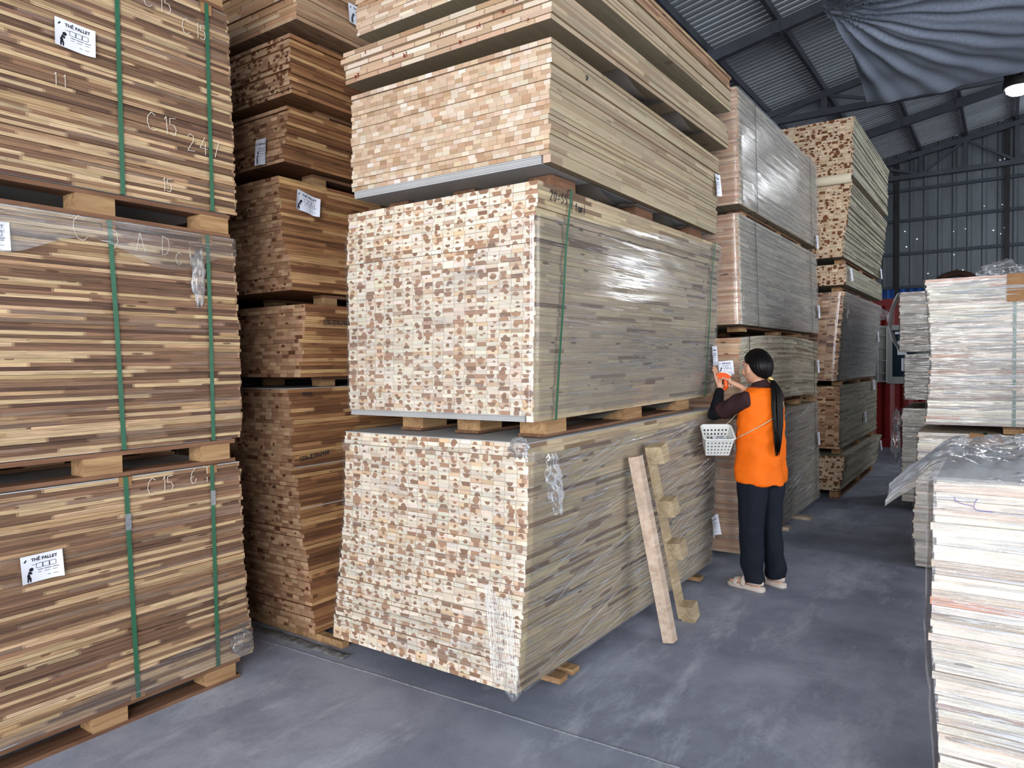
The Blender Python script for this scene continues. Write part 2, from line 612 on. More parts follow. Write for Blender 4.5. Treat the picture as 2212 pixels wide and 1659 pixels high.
# purlins
for i, x in enumerate([-4.75, -3.93, -3.1, -2.26, -1.44, -0.65, 0.16, 0.97, 1.75, 2.6, 3.6, 4.6, 5.6, 6.6, 7.6, 8.6]):
    zz = roof_z(x)
    MB().box2((x - 0.025, YF, zz - 0.10), (x + 0.025, YB, zz)).build('purlin', M['steel'], ceil)


def rafter(y, dz=0.10, h=0.14):
    r = empty('roof_rafter', (0, y, 0), kind='structure')
    for xa, xb in ((XL, RIDGE_X), (RIDGE_X, XR)):
        MB().beam((xa, 0, roof_z(xa) - dz - h / 2), (xb, 0, roof_z(xb) - dz - h / 2), 0.09, h).build('rafter_beam', M['steel'], r)
    for x in (-3.93, -3.1, -2.26, -1.44, -0.65, 0.16):
        MB().box((x, 0, roof_z(x) - 0.16), (0.10, 0.12, 0.17)).build('gusset', M['steel'], r)
    return r


def truss(y, posts, mat='steel', chord=5.25):
    t = empty('roof_truss', (0, y, 0), kind='structure')
    MB().box2((XL, -0.04, chord - 0.045), (XR, 0.04, chord + 0.045)).build('bottom_chord', M[mat], t)
    for xa, xb in ((XL, RIDGE_X), (RIDGE_X, XR)):
        MB().beam((xa, 0, roof_z(xa) - 0.155), (xb, 0, roof_z(xb) - 0.155), 0.08, 0.10).build('top_chord', M[mat], t)
    pts = []
    for x in posts:
        MB().box2((x - 0.035, -0.03, chord), (x + 0.035, 0.03, roof_z(x) - 0.12)).build('post', M[mat], t)
    for i in range(len(posts) - 1):
        a, b = posts[i], posts[i + 1]
        if i % 2 == 0:
            p, q = (a, roof_z(a) - 0.16), (b, chord + 0.02)
        else:
            p, q = (a, chord + 0.02), (b, roof_z(b) - 0.16)
        MB().beam((p[0], 0, p[1]), (q[0], 0, q[1]), 0.03, 0.045).build('brace', M[mat], t)
    return t


truss(11.63, [-3.9, -3.08, -2.26, -1.44, -0.2, 1.0, 1.9, 3.0, 4.5, 6.0])
truss(YB - 0.22, [-3.9, -3.0, -2.22, -1.415, -0.66, 0.17, 1.0, 1.9, 3.2, 4.6, 6.0])
truss(1.4, [-3.9, -3.08, -2.26, -1.44, -0.2, 1.0, 1.9, 3.0, 4.5, 6.0])
for y in (6.5, 8.95, 14.25):
    rafter(y)

# back wall: ribbed sheets above the container, steel posts and girts
wb = empty('wall_back', (0, YB, 0), kind='structure')
xs0 = XL
i = 0
while xs0 < XR:
    top = max(roof_z(xs0), roof_z(xs0 + 0.75)) + 0.02
    me = corrugated('wall_sheet', top - 3.06, 0.75, 0.25, 0.020, 0.6)
    o = link('wall_sheet', me, wb, M['wall_sheet'], (xs0, 0, 3.06), (0, -PI / 2, -PI / 2))
    o.matrix_local = Matrix(((0, 1, 0, xs0), (0, 0, -1, 0), (1, 0, 0, 3.06), (0, 0, 0, 1)))
    xs0 += 0.75
    i += 1
lo = MB().box2((XL, -0.02, 0), (XR, 0.02, 2.78)).build('lower_sheet', M['wall_sheet'], wb)
M['steel_girt'] = plain('grey_girt_steel', (66, 72, 82), 0.6, 0.1, 0.3, 0.2, 3)
for z in (3.03, 3.72, 4.40, 5.02):
    MB().box2((XL, -0.10, z - 0.035), (XR, -0.045, z + 0.025)).build('girt', M['steel_girt'], wb)
for x in (-4.6, -1.86, 0.02, 2.6, 5.2, 7.6):
    MB().box2((x - 0.04, -0.16, 0), (x + 0.04, -0.05, roof_z(x) - 0.2)).build('post', M['steel_dark'], wb)
for x in np.arange(-5.0, 4, 0.42):
    MB().tube([(x, -0.01, 2.76), (x, -0.01, 3.06)], 0.012, 6).build('window_bar', M['steel_dark'], wb)
# glowing discs on the old sheets stand for daylight through pin holes
k = N('pinhole_daylight_glow')
M['hole'] = k.done(k.n('Emission', ins={'Color': (0.8, 0.9, 1, 1), 'Strength': 2.2}).outputs[0])
M['hole'].cycles.emission_sampling = 'NONE'
hm = MB()
hr = random.Random(5)
for (px, pz) in [(-1.72, 4.18), (-1.5, 4.0), (-1.69, 3.86), (-1.9, 4.15), (-1.85, 4.62), (-0.86, 4.08), (-0.66, 4.11), (-0.85, 3.62), (-0.02, 4.06), (-0.2, 4.03), (0.03, 4.33), (0.03, 4.3), (-0.35, 4.52), (0.0, 4.5), (-0.06, 4.51), (0.33, 4.0), (0.36, 4.02), (0.05, 3.84), (0.07, 3.4), (-0.02, 5.38), (-0.1, 5.37), (-0.25, 5.33), (0.06, 3.0 + 0.25), (-0.7, 3.3), (-1.3, 3.28), (-0.08, 3.95)]:
    a = hr.random() * 6
    r = 0.006 + 0.006 * hr.random()
    hm.add([(px + r * math.cos(a + q * PI / 3) * 1.3, -0.042, pz + r * math.sin(a + q * PI / 3)) for q in range(6)], [(0, 1, 2, 3, 4, 5)])
tag(hm.build('hole_glow_disc', M['hole'], wb), kind='stuff')
# blue sheet fence standing outside in the daylight, seen through the gap above the container
M['blue_sheet'] = plain('blue_sheet', (58, 104, 178), 0.5, 0, 0.3, 0.1, 3)
fence = corrugated('fence_sheet', 4.2, 14.0, 0.16, 0.03, 0.5)
bf = link('sheet_fence', fence, None, M['blue_sheet'])
bf.matrix_world = Matrix(((0, 1, 0, -7), (0, 0, -1, 18.8), (1, 0, 0, 0), (0, 0, 0, 1)))
tag(bf, 'blue ribbed sheet fence outside seen through gap above red container', 'fence')
# side and front walls with the two open gates
M['wall_plain'] = sheet_mat('side_wall_sheet', (140, 146, 152), 0.2, 0.6, 0.3)
wl = link('wall_left', corrugated('wall_left', YB - YF, 5.2, 0.26, 0.03), None, M['wall_plain'])
wl.matrix_world = Matrix(((0, 0, 1, XL), (1, 0, 0, YF), (0, 1, 0, 0), (0, 0, 0, 1)))
tag(wl, kind='structure')
w = MB()
w.box2((XR, YF, 0), (XR + 0.06, 0.4, 5.0)).box2((XR, 8.6, 0), (XR + 0.06, YB, 5.0)).box2((XR, 0.4, 4.92), (XR + 0.06, 8.6, 5.0))
tag(w.build('wall_right', M['wall_plain']), kind='structure')
w = MB()
w.box2((XL, YF - 0.06, 0), (-2.35, YF, 5.2)).box2((-0.25, YF - 0.06, 0), (1.15, YF, 5.2)).box2((-2.35, YF - 0.06, 3.35), (-0.25, YF, 5.2)).box2((6.05, YF - 0.06, 0), (XR, YF, 5.2)).box2((XL + 1.5, YF - 0.06, 5.4), (XR - 1.5, YF, 5.8))  # narrow low doorway left open for the added fill light
tag(w.build('wall_front', M['wall_plain']), kind='structure')

# ------------------------------------------------------------------ hanging tarpaulin
k = N('grey_tarpaulin')
uv = k.n('TexCoord').outputs['UV']
wv = k.noise(uv, 40, 4)
M['tarp'] = k.done(k.bsdf(k.mix(k.ramp(wv, [(0.3, 0), (0.7, 1)]), L4(122, 130, 146), L4(142, 150, 166)), 0.55, k.bump(wv, 0.2, 0.01), 0, 0.4))


def tarp_pt(u, v):
    # u: left edge -> right, v: near edge -> far edge
    x0 = -1.30 + 0.0 * v
    pin_v = 0.47
    # left edge is gathered to the pin at v = pin_v
    left = Vector((-1.31 - 0.14 * math.exp(-((v - pin_v) / 0.12) ** 2) - 0.05 * v, 5.9 + 3.55 * v, 4.86 - 0.28 * max(0, v - 0.5) * 2 + 0.10 * math.exp(-((v - pin_v) / 0.15) ** 2)))
    right = Vector((4.2, 5.9 + 3.45 * v + 0.1, 4.84 - 0.26 * v))
    s = u ** 1.35
    p = left.lerp(right, s)
    sag = 0.16 * math.sin(PI * min(1, u * 1.2)) * math.sin(PI * v) if u < 0.83 else 0
    p.z -= max(0, sag)
    # far hem curls
    p.z -= 0.05 * math.sin(u * 9) * max(0, v - 0.8) * 3
    # folds radiating from the pin
    dx, dy = p.x + 1.45, p.y - (5.9 + 3.55 * pin_v)
    a = math.atan2(dy, dx)
    d = math.hypot(dx, dy)
    amp = 0.030 * math.exp(-d / 2.4) * min(1, d / 0.35)
    p.z += amp * (math.sin(a * 26) + 0.6 * math.sin(a * 47 + 1.3)) + 0.01 * math.sin(d * 9 + a * 5)
    return p


tp = link('tarpaulin', grid_mesh('tarpaulin', tarp_pt, 130, 150, lambda u, v: (u * 5.5, v * 3.5)), None, M['tarp'])
tag(tp, 'large grey tarpaulin hanging under the roof in radiating folds', 'tarpaulin')
tc_ = MB().tube([(-1.46, 7.57, 4.97), (-1.50, 7.60, 5.20), (-1.44, 7.60, roof_z(-1.44) - 0.06)], 0.008, 6).build('tie_cord', M['steel_dark'], tp)

# ------------------------------------------------------------------ high bay lamps


def lamp(loc, label, power, top):
    t = empty('high_bay_lamp', loc, 0, label, 'lamp')
    k = M.get('lamp_glow')
    if k is None:
        n = N('lamp_glow')
        M['lamp_glow'] = k = n.done(n.n('Emission', ins={'Color': (0.92, 0.97, 1, 1), 'Strength': 130.0}).outputs[0])
    MB().tube([(0, 0, 0.02), (0, 0, 0.10), (0, 0, 0.16), (0, 0, 0.24)], [0.16, 0.15, 0.10, 0.06], 20).build('housing', M['steel_dark'], t, True)
    for q in range(10):
        a = 2 * PI * q / 10
        MB().box((0.12 * math.cos(a), 0.12 * math.sin(a), 0.14), (0.05, 0.008, 0.14), Matrix.Rotation(a, 3, 'Z')).build('cooling_fin', M['steel_dark'], t)
    MB().tube([(0, 0, -0.07), (0, 0, -0.06), (0, 0, -0.03), (0, 0, 0.02)], [0.03, 0.08, 0.12, 0.13], 24).build('light_disc', k, t, True)
    MB().tube([(0, 0, 0.23), (0, 0, top - loc[2])], 0.012, 6).build('hanger', M['steel_dark'], t)
    return t


lamp((0.112, 10.87, 4.84), 'bright white high bay lamp glowing below the tarpaulin edge', 100, roof_z(0.11) - 0.02)

# ------------------------------------------------------------------ red container office
M['cont'] = plain('red_container_paint', (116, 17, 17), 0.45, 0, 0.4, 0.14, 2)
M['cont_frame'] = plain('grey_aluminium_frame', (150, 150, 146), 0.5, 0.2, 0.4, 0.08, 6)
ct = empty('shipping_container', (-5.0, 14.10, 0), 0, 'red shipping container used as an office at the back wall', 'container')
CL = 6.06
DX0, DX1 = 2.98, 4.30       # door and window zone (local x)
prof = []
x = 0.1
body = MB()


def cont_wall(x0, x1, z0, z1):
    n = max(1, int((x1 - x0) / 0.278))
    st = (x1 - x0) / n
    pr = []
    for i in range(n):
        o = x0 + i * st
        pr += [(o, 0.0), (o + st * 0.27, 0.0), (o + st * 0.5, 0.036), (o + st * 0.77, 0.036)]
    pr.append((x1, 0.0))
    vs = [(p, d + 0.02, z) for z in (z0, z1) for p, d in pr]
    m = len(pr)
    return vs, [(i, i + 1, m + i + 1, m + i) for i in range(m - 1)]


for (a, b, z0, z1) in ((0.1, DX0, 0.15, 2.5), (DX1 + 0.4, CL - 0.1, 0.15, 2.5), (DX0, DX1 + 0.4, 0.15, 1.14), (DX0, DX1 + 0.4, 2.14, 2.5)):
    vs, fs = cont_wall(a, b, z0, z1)
    MB().add(vs, fs).build('front_panel', M['cont'], ct)
MB().box2((0, 0, 0.0), (CL, 0.12, 0.16)).build('bottom_rail', M['cont'], ct)
MB().box2((0, 0, 2.48), (CL, 0.10, 2.60)).build('top_rail', M['cont'], ct)
for x in (0.0, CL - 0.16):
    MB().box2((x, -0.01, 0), (x + 0.16, 0.15, 2.6)).build('corner_post', M['cont'], ct)
MB().box2((0, 0.08, 2.52), (CL, 2.44, 2.58)).build('container_roof', M['cont'], ct)
MB().box2((0, 2.38, 0), (CL, 2.44, 2.58)).build('rear_wall', M['cont'], ct)
MB().box2((0.0, 0.1, 0.02), (0.06, 2.4, 2.56)).build('end_wall', M['cont'], ct)
MB().box2((CL - 0.06, 0.1, 0.02), (CL, 2.4, 2.56)).build('end_wall', M['cont'], ct)
# barred grille and window with notices behind the glass
gr = empty('window_grille', (0, 0, 0), parent=ct)
for z in (1.16, 1.30, 1.52, 1.74, 1.96, 2.10):
    MB().tube([(3.0, -0.02, z), (3.29, -0.02, z)], 0.012, 6).build('grille_bar', M['cont_frame'], gr)
for x in (3.0, 3.15, 3.29):
    MB().tube([(x, -0.02, 1.14), (x, -0.02, 2.12)], 0.012, 6).build('grille_bar', M['cont_frame'], gr)
MB().box2((2.98, 0.03, 1.14), (3.3, 0.045, 2.14)).build('window_sheet', M['cont_frame'], ct)
wf = MB()
for (a, b, c, d) in ((3.3, 3.38, 1.12, 2.14), (4.55, 4.63, 1.12, 2.14), (3.38, 4.55, 2.05, 2.14), (3.38, 4.55, 1.12, 1.24)):
    wf.box2((a, -0.02, c), (b, 0.05, d))
wfo = wf.build('window_frame', M['cont_frame'], ct)
k = N('dark_window_glass')
M['glass'] = k.done(k.bsdf(L4(30, 44, 56), 0.08, None, 0, 0.6))
MB().box2((3.38, 0.0, 1.24), (4.55, 0.01, 2.05)).build('pane', M['glass'], wfo)
M['blue_print'] = plain('blue_print', (40, 58, 130), 0.6)
for (a, b, c, d, m) in ((3.46, 3.6, 1.62, 1.86, 'paper'), (3.52, 3.66, 1.34, 1.56, 'paper'), (3.6, 3.74, 1.66, 1.78, 'blue_print'), (3.42, 3.64, 1.98, 2.02, 'paper'), (3.6, 3.74, 1.8, 1.96, 'paper')):
    MB().box2((a, -0.004, c), (b, -0.001, d)).build('notice', M[m], wfo)
M['yellow'] = plain('yellow_sign', (200, 170, 60), 0.6)
MB().box2((3.02, -0.012, 0.48), (3.12, -0.002, 0.92)).build('yellow_sign', M['yellow'], ct)
# rusty wheel rim standing on the container roof
M['rust'] = plain('rusty_iron', (70, 46, 38), 0.85, 0.1, 0.3, 0.35, 12, 0.3)
rim = empty('iron_ring', (-0.80, 16.80, 2.30), 0, 'rusty iron ring hanging on the back wall above the red container', 'ring')
pts = [(0.46 * math.cos(a), 0, 0.47 + 0.46 * math.sin(a)) for a in np.linspace(0, 2 * PI, 41)]
MB().tube(pts[:-1] + [pts[0]], [(0.04, 0.06)] * 41, 8, cap=False).build('rim', M['rust'], rim, True)
MB().box((0.0, 0.03, 0.985), (0.05, 0.10, 0.05)).build('lug', M['rust'], rim)
# ------------------------------------------------------------------ glued boards
STY = {
    'acacia': dict(warm=True, ks=0.71, edge='edge_acacia', end='end_brown', seg=(0.16, 0.62),
                   side=[((212, 182, 142), 0.24), ((190, 156, 118), 0.14), ((150, 116, 90), 0.24), ((124, 94, 74), 0.20), ((104, 78, 64), 0.10), ((146, 120, 102), 0.08)],
                   ends=[((150, 110, 80), .5), ((120, 85, 62), .5)], heart=0.5),
    'mixed': dict(ks=0.74, ke=0.90, edge='edge_beige', end='end_heart', seg=(0.12, 0.5),
                  side=[((212, 188, 146), 0.42), ((202, 176, 136), 0.30), ((190, 166, 130), 0.18), ((134, 104, 78), 0.055), ((152, 122, 92), 0.045)],
                  ends=[((236, 222, 200), .56), ((230, 210, 182), .3), ((228, 192, 152), .10), ((200, 170, 142), .04)], heart=0.80),
    'pale': dict(ks=0.74, ke=0.84, edge='edge_pale', end='end_pale', seg=(0.3, 0.9),
                 side=[((202, 180, 142), .5), ((190, 168, 132), .35), ((176, 150, 116), .15)],
                 ends=[((220, 188, 154), .36), ((208, 172, 136), .28), ((230, 208, 182), .22), ((194, 154, 116), .11), ((240, 228, 210), .03)], heart=0.0),
    'peach': dict(ks=0.8, ke=0.8, edge='edge_brown', end='end_pale', seg=(0.3, 0.9),
                  side=[((188, 150, 112), .5), ((170, 130, 94), .3), ((150, 112, 80), .2)],
                  ends=[((214, 168, 122), .4), ((196, 146, 102), .35), ((226, 188, 148), .25)], heart=0.0),
    'brown': dict(warm=True, ks=0.92, ke=1.0, edge='edge_brown', end='end_brown', seg=(0.2, 0.7),
                  side=[((156, 112, 74), .34), ((132, 90, 60), .28), ((190, 148, 102), .16), ((110, 74, 50), .16), ((172, 128, 86), .06)],
                  ends=[((166, 130, 100), .4), ((182, 148, 116), .25), ((142, 106, 80), .35)], heart=0.14),
    'core': dict(ks=0.9, edge='edge_core', end='end_pale', seg=(0.15, 0.6),
                 side=[((196, 184, 158), .5), ((180, 166, 142), .35), ((162, 146, 122), .15)],
                 endside=[((214, 176, 142), .45), ((202, 160, 124), .35), ((188, 142, 106), .2)],
                 ends=[((212, 172, 138), .6), ((196, 152, 116), .4)], heart=0.0),
    'bold': dict(ks=0.8, ke=0.86, edge='edge_core', end='end_dark_heart', seg=(0.3, 0.9),
                 side=[((182, 176, 150), .5), ((168, 160, 138), .35), ((148, 138, 116), .15)],
                 ends=[((226, 196, 160), .6), ((214, 180, 142), .4)], heart=0.66),
    'tan': dict(ks=0.9, edge='edge_core', end='end_brown', seg=(0.3, 0.9),
                side=[((162, 156, 134), .5), ((150, 144, 124), .35), ((134, 126, 106), .15)],
                ends=[((186, 142, 104), .4), ((160, 116, 82), .35), ((204, 164, 124), .25)], heart=0.3),
    'white': dict(ks=0.66, edge='edge_white', end='end_heart', seg=(0.2, 0.8),
                  side=[((232, 220, 200), .40), ((220, 204, 182), .28), ((198, 174, 150), .14), ((176, 152, 132), .10), ((206, 146, 110), .03), ((158, 138, 124), .05)],
                  ends=[((232, 214, 190), 1.0)], heart=0.3),
}


STY['brown_heart'] = dict(STY['brown'], heart=0.6, ends=[((186, 152, 120), .5), ((170, 134, 104), .3), ((150, 114, 86), .2)])


def pick(pal, n, warm=False, k=1.0):
    w = np.array([p[1] for p in pal])
    idx = rng.choice(len(pal), n, p=w / w.sum())
    c = np.array([lin(p[0]) for p in pal])
    if warm:
        c = (c * [1.0, 0.985, 0.99])[idx]
    else:
        c = c * 0.86 + 0.14 * c.mean(1, keepdims=True)
        c = (c * [1.0, 0.995, 1.01])[idx]
    c = c * k
    return np.clip(c * (1 + rng.normal(0, 0.07, (n, 1))) * (1 + rng.normal(0, 0.02, (n, 3))), 0, 1)


def board_mesh(sty, L, W, t, front='stave', stave=0.05, bow=0.0, seg_sub=None):
    """board: x -W..0, y 0..L, z 0..t. Its y=0 face shows stave ends (or a long edge), its x=0 face a long edge."""
    S = STY[sty]
    pts, info = [], []      # outline points; info[i] describes the wall from point i to i+1
    # front face, left to right
    if front == 'stave':
        off = (rng.uniform(0, stave) if sty in ('pale', 'brown', 'peach') else stave + rng.normal(0, 0.002))
        cuts = [-W] + [x for x in np.arange(-W + off if off > 0.012 else -W + stave, -0.012, stave)] + [0.0]
        n = len(cuts) - 1
        cols = pick(S['ends'], n, S.get('warm', False), S.get('ke', 1.0))
        ys = rng.normal(0, 0.0007, n)
        for i in range(n):
            pts.append((cuts[i], ys[i]))
            has = rng.random() < S['heart']
            R = (rng.uniform(0.45, 1.05) if rng.random() < 0.86 else rng.uniform(1.2, 2.0)) if has else -1.0
            cv = rng.choice([-0.12, 0.0, 0.0, 0.5, 1.0, 1.0, 1.12])
            info.append(('end', cols[i], (rng.uniform(0.32, 0.68), cv, rng.uniform(0, 0.75) ** 1.2, rng.random()), R, 1.0))
            pts.append((cuts[i + 1], ys[i]))
            if i < n - 1:
                info.append(('flat', cols[i], None, 0, 0.01))
        info.append(None)
        pts.pop()
        info.pop()
    else:
        x = -W
        cuts = [-W]
        while x < -0.1:
            x = x + rng.uniform(*S['seg'])
            cuts.append(min(x, 0.0))
        cuts[-1] = 0.0
        n = len(cuts) - 1
        cols = pick(S.get('endside', S['side']), n + 1)
        ys = rng.normal(0, 0.0004, n)
        for i in range(n):
            pts.append((cuts[i], ys[i]))
            info.append(('seg', cols[i], (*cols[i + 1], rng.random()), cuts[i + 1] - cuts[i], cuts[i + 1] - cuts[i]))
            if i < n - 1:
                pts.append((cuts[i + 1], ys[i]))
                info.append(('flat', cols[i], None, 0, 0.01))
    # right side, near to far
    y = -rng.uniform(0, 0.3)
    cuts = []
    while y < L - 0.08:
        y = y + rng.uniform(*S['seg'])
        if y > 0.03:
            cuts.append(min(y, L))
    cuts = [0.0] + cuts
    cuts[-1] = L
    if seg_sub:
        sub = list(np.linspace(0, L, seg_sub + 1))
    n = len(cuts) - 1
    cols = pick(S['side'], n + 1, S.get('warm', False), S.get('ks', 1.0))
    for i in range(n):
        a, b = cuts[i], cuts[i + 1]
        subs = [a] + ([s for s in sub if a + 0.01 < s < b - 0.01] if seg_sub else [])
        for j, s in enumerate(subs):
            e = subs[j + 1] if j + 1 < len(subs) else b
            pts.append((0.0, s))
            info.append(('seg', cols[i], (*cols[i + 1], rng.random()), b - s, e - s, s - a))
    pts.append((0.0, L))
    info.append(('flat', cols[0], None, 0, W))
    if seg_sub:
        for s in sub[::-1][:-1]:
            pts.append((-W, s))
            info.append(('flat', cols[0], None, 0, 0.2))
    else:
        pts.append((-W, L))
        info.append(('flat', cols[0], None, 0, L))
    n = len(pts)
    P = np.array(pts)
    zb = bow * 4 * (P[:, 1] / L) * (1 - P[:, 1] / L)
    verts = np.concatenate([np.column_stack([P, zb]), np.column_stack([P, zb + t])])
    faces = [(i, (i + 1) % n, n + (i + 1) % n, n + i) for i in range(n)]
    faces.append(tuple(range(n - 1, -1, -1)))
    faces.append(tuple(range(n, 2 * n)))
    me = bpy.data.meshes.new('board')
    me.from_pydata(verts.tolist(), [], faces)
    nf = n + 2
    tint = np.ones((nf, 4), np.float32)
    tint2 = np.zeros((nf, 4), np.float32)
    mi = np.zeros(nf, np.int32)
    uv = np.zeros((len(me.loops), 2), np.float32)
    for i, inf in enumerate(info):
        kind, c, c2, a, ln = inf[:5]
        u0 = inf[5] if len(inf) > 5 else 0.0
        tint[i, :3] = c
        if kind == 'end':
            tint[i, 3] = a
            tint2[i] = c2
            mi[i] = 1
            uv[i * 4:i * 4 + 4] = ((0, 0), (1, 0), (1, 1), (0, 1))
        elif kind == 'seg':
            tint[i, 3] = a + u0
            tint2[i] = c2
            uv[i * 4:i * 4 + 4] = ((u0, 0), (u0 + ln, 0), (u0 + ln, 1), (u0, 1))
        else:
            tint[i, 3] = 99
            uv[i * 4:i * 4 + 4] = ((0, 0), (ln, 0), (ln, 1), (0, 1))
    c = pick(S['side'], 1, S.get('warm', False), S.get('ks', 1.0))[0]
    tint[n:, :3] = c
    tint[n:, 3] = 99
    vi = np.empty(len(me.loops), np.int32)
    me.loops.foreach_get('vertex_index', vi)
    base = 4 * n
    vv = verts[vi[base:]]
    uv[base:, 0] = vv[:, 1]
    uv[base:, 1] = vv[:, 0] * 12
    me.uv_layers.new(name='UVMap').data.foreach_set('uv', uv.ravel())
    for nm, arr in (('tint', tint), ('tint2', tint2)):
        at = me.attributes.new(nm, 'FLOAT_COLOR', 'FACE')
        at.data.foreach_set('color', arr.ravel())
    me.materials.append(M[S['edge']])
    me.materials.append(M[S['end']])
    me.polygons.foreach_set('material_index', mi)
    me.update()
    return me


def prof_fn(prof):
    """offset (dx, dy) of the near corner at height fraction f"""
    fs = [p[0] for p in prof]
    dx = [p[1] for p in prof]
    dy = [p[2] for p in prof]
    return lambda f: (float(np.interp(f, fs, dx)), float(np.interp(f, fs, dy)))


class Pack:
    pass


def pack(name, label, N_, z0, z1, n, sty, L=2.44, W=1.22, rot=0.0, prof=None, front='stave', stave=0.05, jit=0.003, pool=24,
         sheets=0, top_sheet=False, bow=0.0, tilt=0.0, cat='board pack', group=None, sheet_t=0.006, stray=()):
    p = Pack()
    p.L, p.W, p.z0, p.H = L, W, z0, z1 - z0
    p.root = empty(name, (N_[0], N_[1], z0), rot, label, cat, group)
    if tilt:
        p.root.rotation_euler = (tilt, 0, rot)
    p.off = prof_fn(prof or [(0, 0, 0), (1, 0, 0)])
    zs = sheets * sheet_t
    for i in range(sheets):
        dx, dy = p.off(0)
        MB().box2((-W + 0.004 + 0.003 * random.random(), 0.004 + 0.006 * random.random(), i * sheet_t), (-0.05, L - 0.03, (i + 1) * sheet_t - 0.0008)).build('cover_sheet', M['sheet_grey'], p.root, loc=(dx, dy, 0))
    if sheets:
        dx, dy = p.off(0)
        link('edge_batten', board_mesh(sty, L - 0.03, 0.04, zs - 0.001, 'stave', 0.045), p.root, None, (dx, dy + 0.004, 0))
    t = (p.H - zs - (0.004 if top_sheet else 0)) / n
    meshes = [board_mesh(sty, L, W, t * 0.972, front, stave, bow, 14 if bow else None) for _ in range(n)]
    order = [i % len(meshes) for i in range(n)]
    random.shuffle(order)
    for i in range(n):
        f = (zs + t * (i + 0.5)) / p.H
        dx, dy = p.off(f)
        jx = max(-2.2 * jit, min(2.2 * jit, random.gauss(0, jit)))
        jy = max(-2.2 * jit, min(2.2 * jit, random.gauss(0, jit)))
        for (k, sx, sy) in stray:
            if k == i:
                jx, jy = sx, sy
        link('board', meshes[order[i]], p.root, None, (dx + jx, dy + jy, zs + t * i), (0, 0, random.gauss(0, 0.0007)))
    if top_sheet:
        dx, dy = p.off(1)
        MB().box2((-W, 0.0, p.H - 0.004), (-0.0, L, p.H)).build('cover_sheet', M['sheet_grey'], p.root, loc=(dx, dy, 0))
    p.bow = bow
    return p


def path_ribbon(name, pts, side, w, th, mat, parent):
    """flat band of width w along pts; side = direction of its width"""
    side = Vector(side)
    vs, fs = [], []
    pts = [Vector(p) for p in pts]
    for i, q in enumerate(pts):
        d = (pts[min(i + 1, len(pts) - 1)] - pts[max(0, i - 1)]).normalized()
        nn = side.cross(d).normalized()
        for a, b in ((-1, -1), (1, -1), (1, 1), (-1, 1)):
            vs.append(q + side * (a * w / 2) + nn * (b * th / 2))
    m = len(pts)
    for i in range(m - 1):
        for k in range(4):
            k2 = (k + 1) % 4
            fs.append((i * 4 + k, i * 4 + k2, (i + 1) * 4 + k2, (i + 1) * 4 + k))
    fs += [(3, 2, 1, 0), tuple((m - 1) * 4 + k for k in range(4))]
    return MB().add(vs, fs).build(name, mat, parent)


def strap_side(p, y, w=0.019, mat='strap_green', o=0.009, seal=None, dy_=0.0, z_lo=0.0, z_hi=None):
    """strap on the long side (x = 0 face) at local y"""
    z_hi = p.H if z_hi is None else z_hi
    pts = [(p.off(1)[0] - 0.10, y, z_hi + 0.003)]
    for f in np.linspace(z_hi / p.H, z_lo / p.H, 9):
        pts.append((p.off(f)[0] + o, y + dy_ * (1 - f), max(z_lo - 0.0015, min(z_hi + 0.002, f * p.H))))
    pts.append((p.off(0)[0] - 0.07, y + dy_, z_lo - 0.0015))
    s = path_ribbon('strap', pts, (0, 1, 0), w, 0.0014, M[mat], p.root)
    if seal is not None:
        dx = p.off(seal)[0]
        e = MB()
        for q in range(3):
            e.box((dx + o + 0.0022, y + dy_ * (1 - seal), seal * p.H + (q - 1) * 0.024), (0.004, w + 0.005, 0.02))
        e.box((dx + o + 0.0012, y + dy_ * (1 - seal), seal * p.H), (0.003, w + 0.003, 0.072))
        tag(e.build('strap_seal', M['seal'], s))
    return s


def strap_front(p, x, w=0.019, mat='strap_green', o=0.010):
    pts = [(x, p.off(1)[1] + 0.12, p.H + 0.003)]
    for f in np.linspace(1, 0, 9):
        pts.append((x, p.off(f)[1] - o, max(-0.0015, min(p.H + 0.002, f * p.H))))
    pts.append((x, p.off(0)[1] + 0.08, -0.0015))
    return path_ribbon('strap', pts, (1, 0, 0), w, 0.0014, M[mat], p.root)


def protector_side(p, y, f=1.0, w=0.055, h=0.05, o=0.005):
    dx = p.off(f)[0]
    z = p.H * f
    m = MB()
    if f > 0.5:
        m.box2((dx + o - 0.001, y - w / 2, z - h), (dx + o + 0.002, y + w / 2, z + 0.003)).box2((dx - 0.07, y - w / 2, z), (dx + o + 0.002, y + w / 2, z + 0.002))
    else:
        m.box2((dx + o - 0.001, y - w / 2, z - 0.004), (dx + o + 0.002, y + w / 2, z + h))
    m.build('corner_protector', M['cardboard'], p.root)


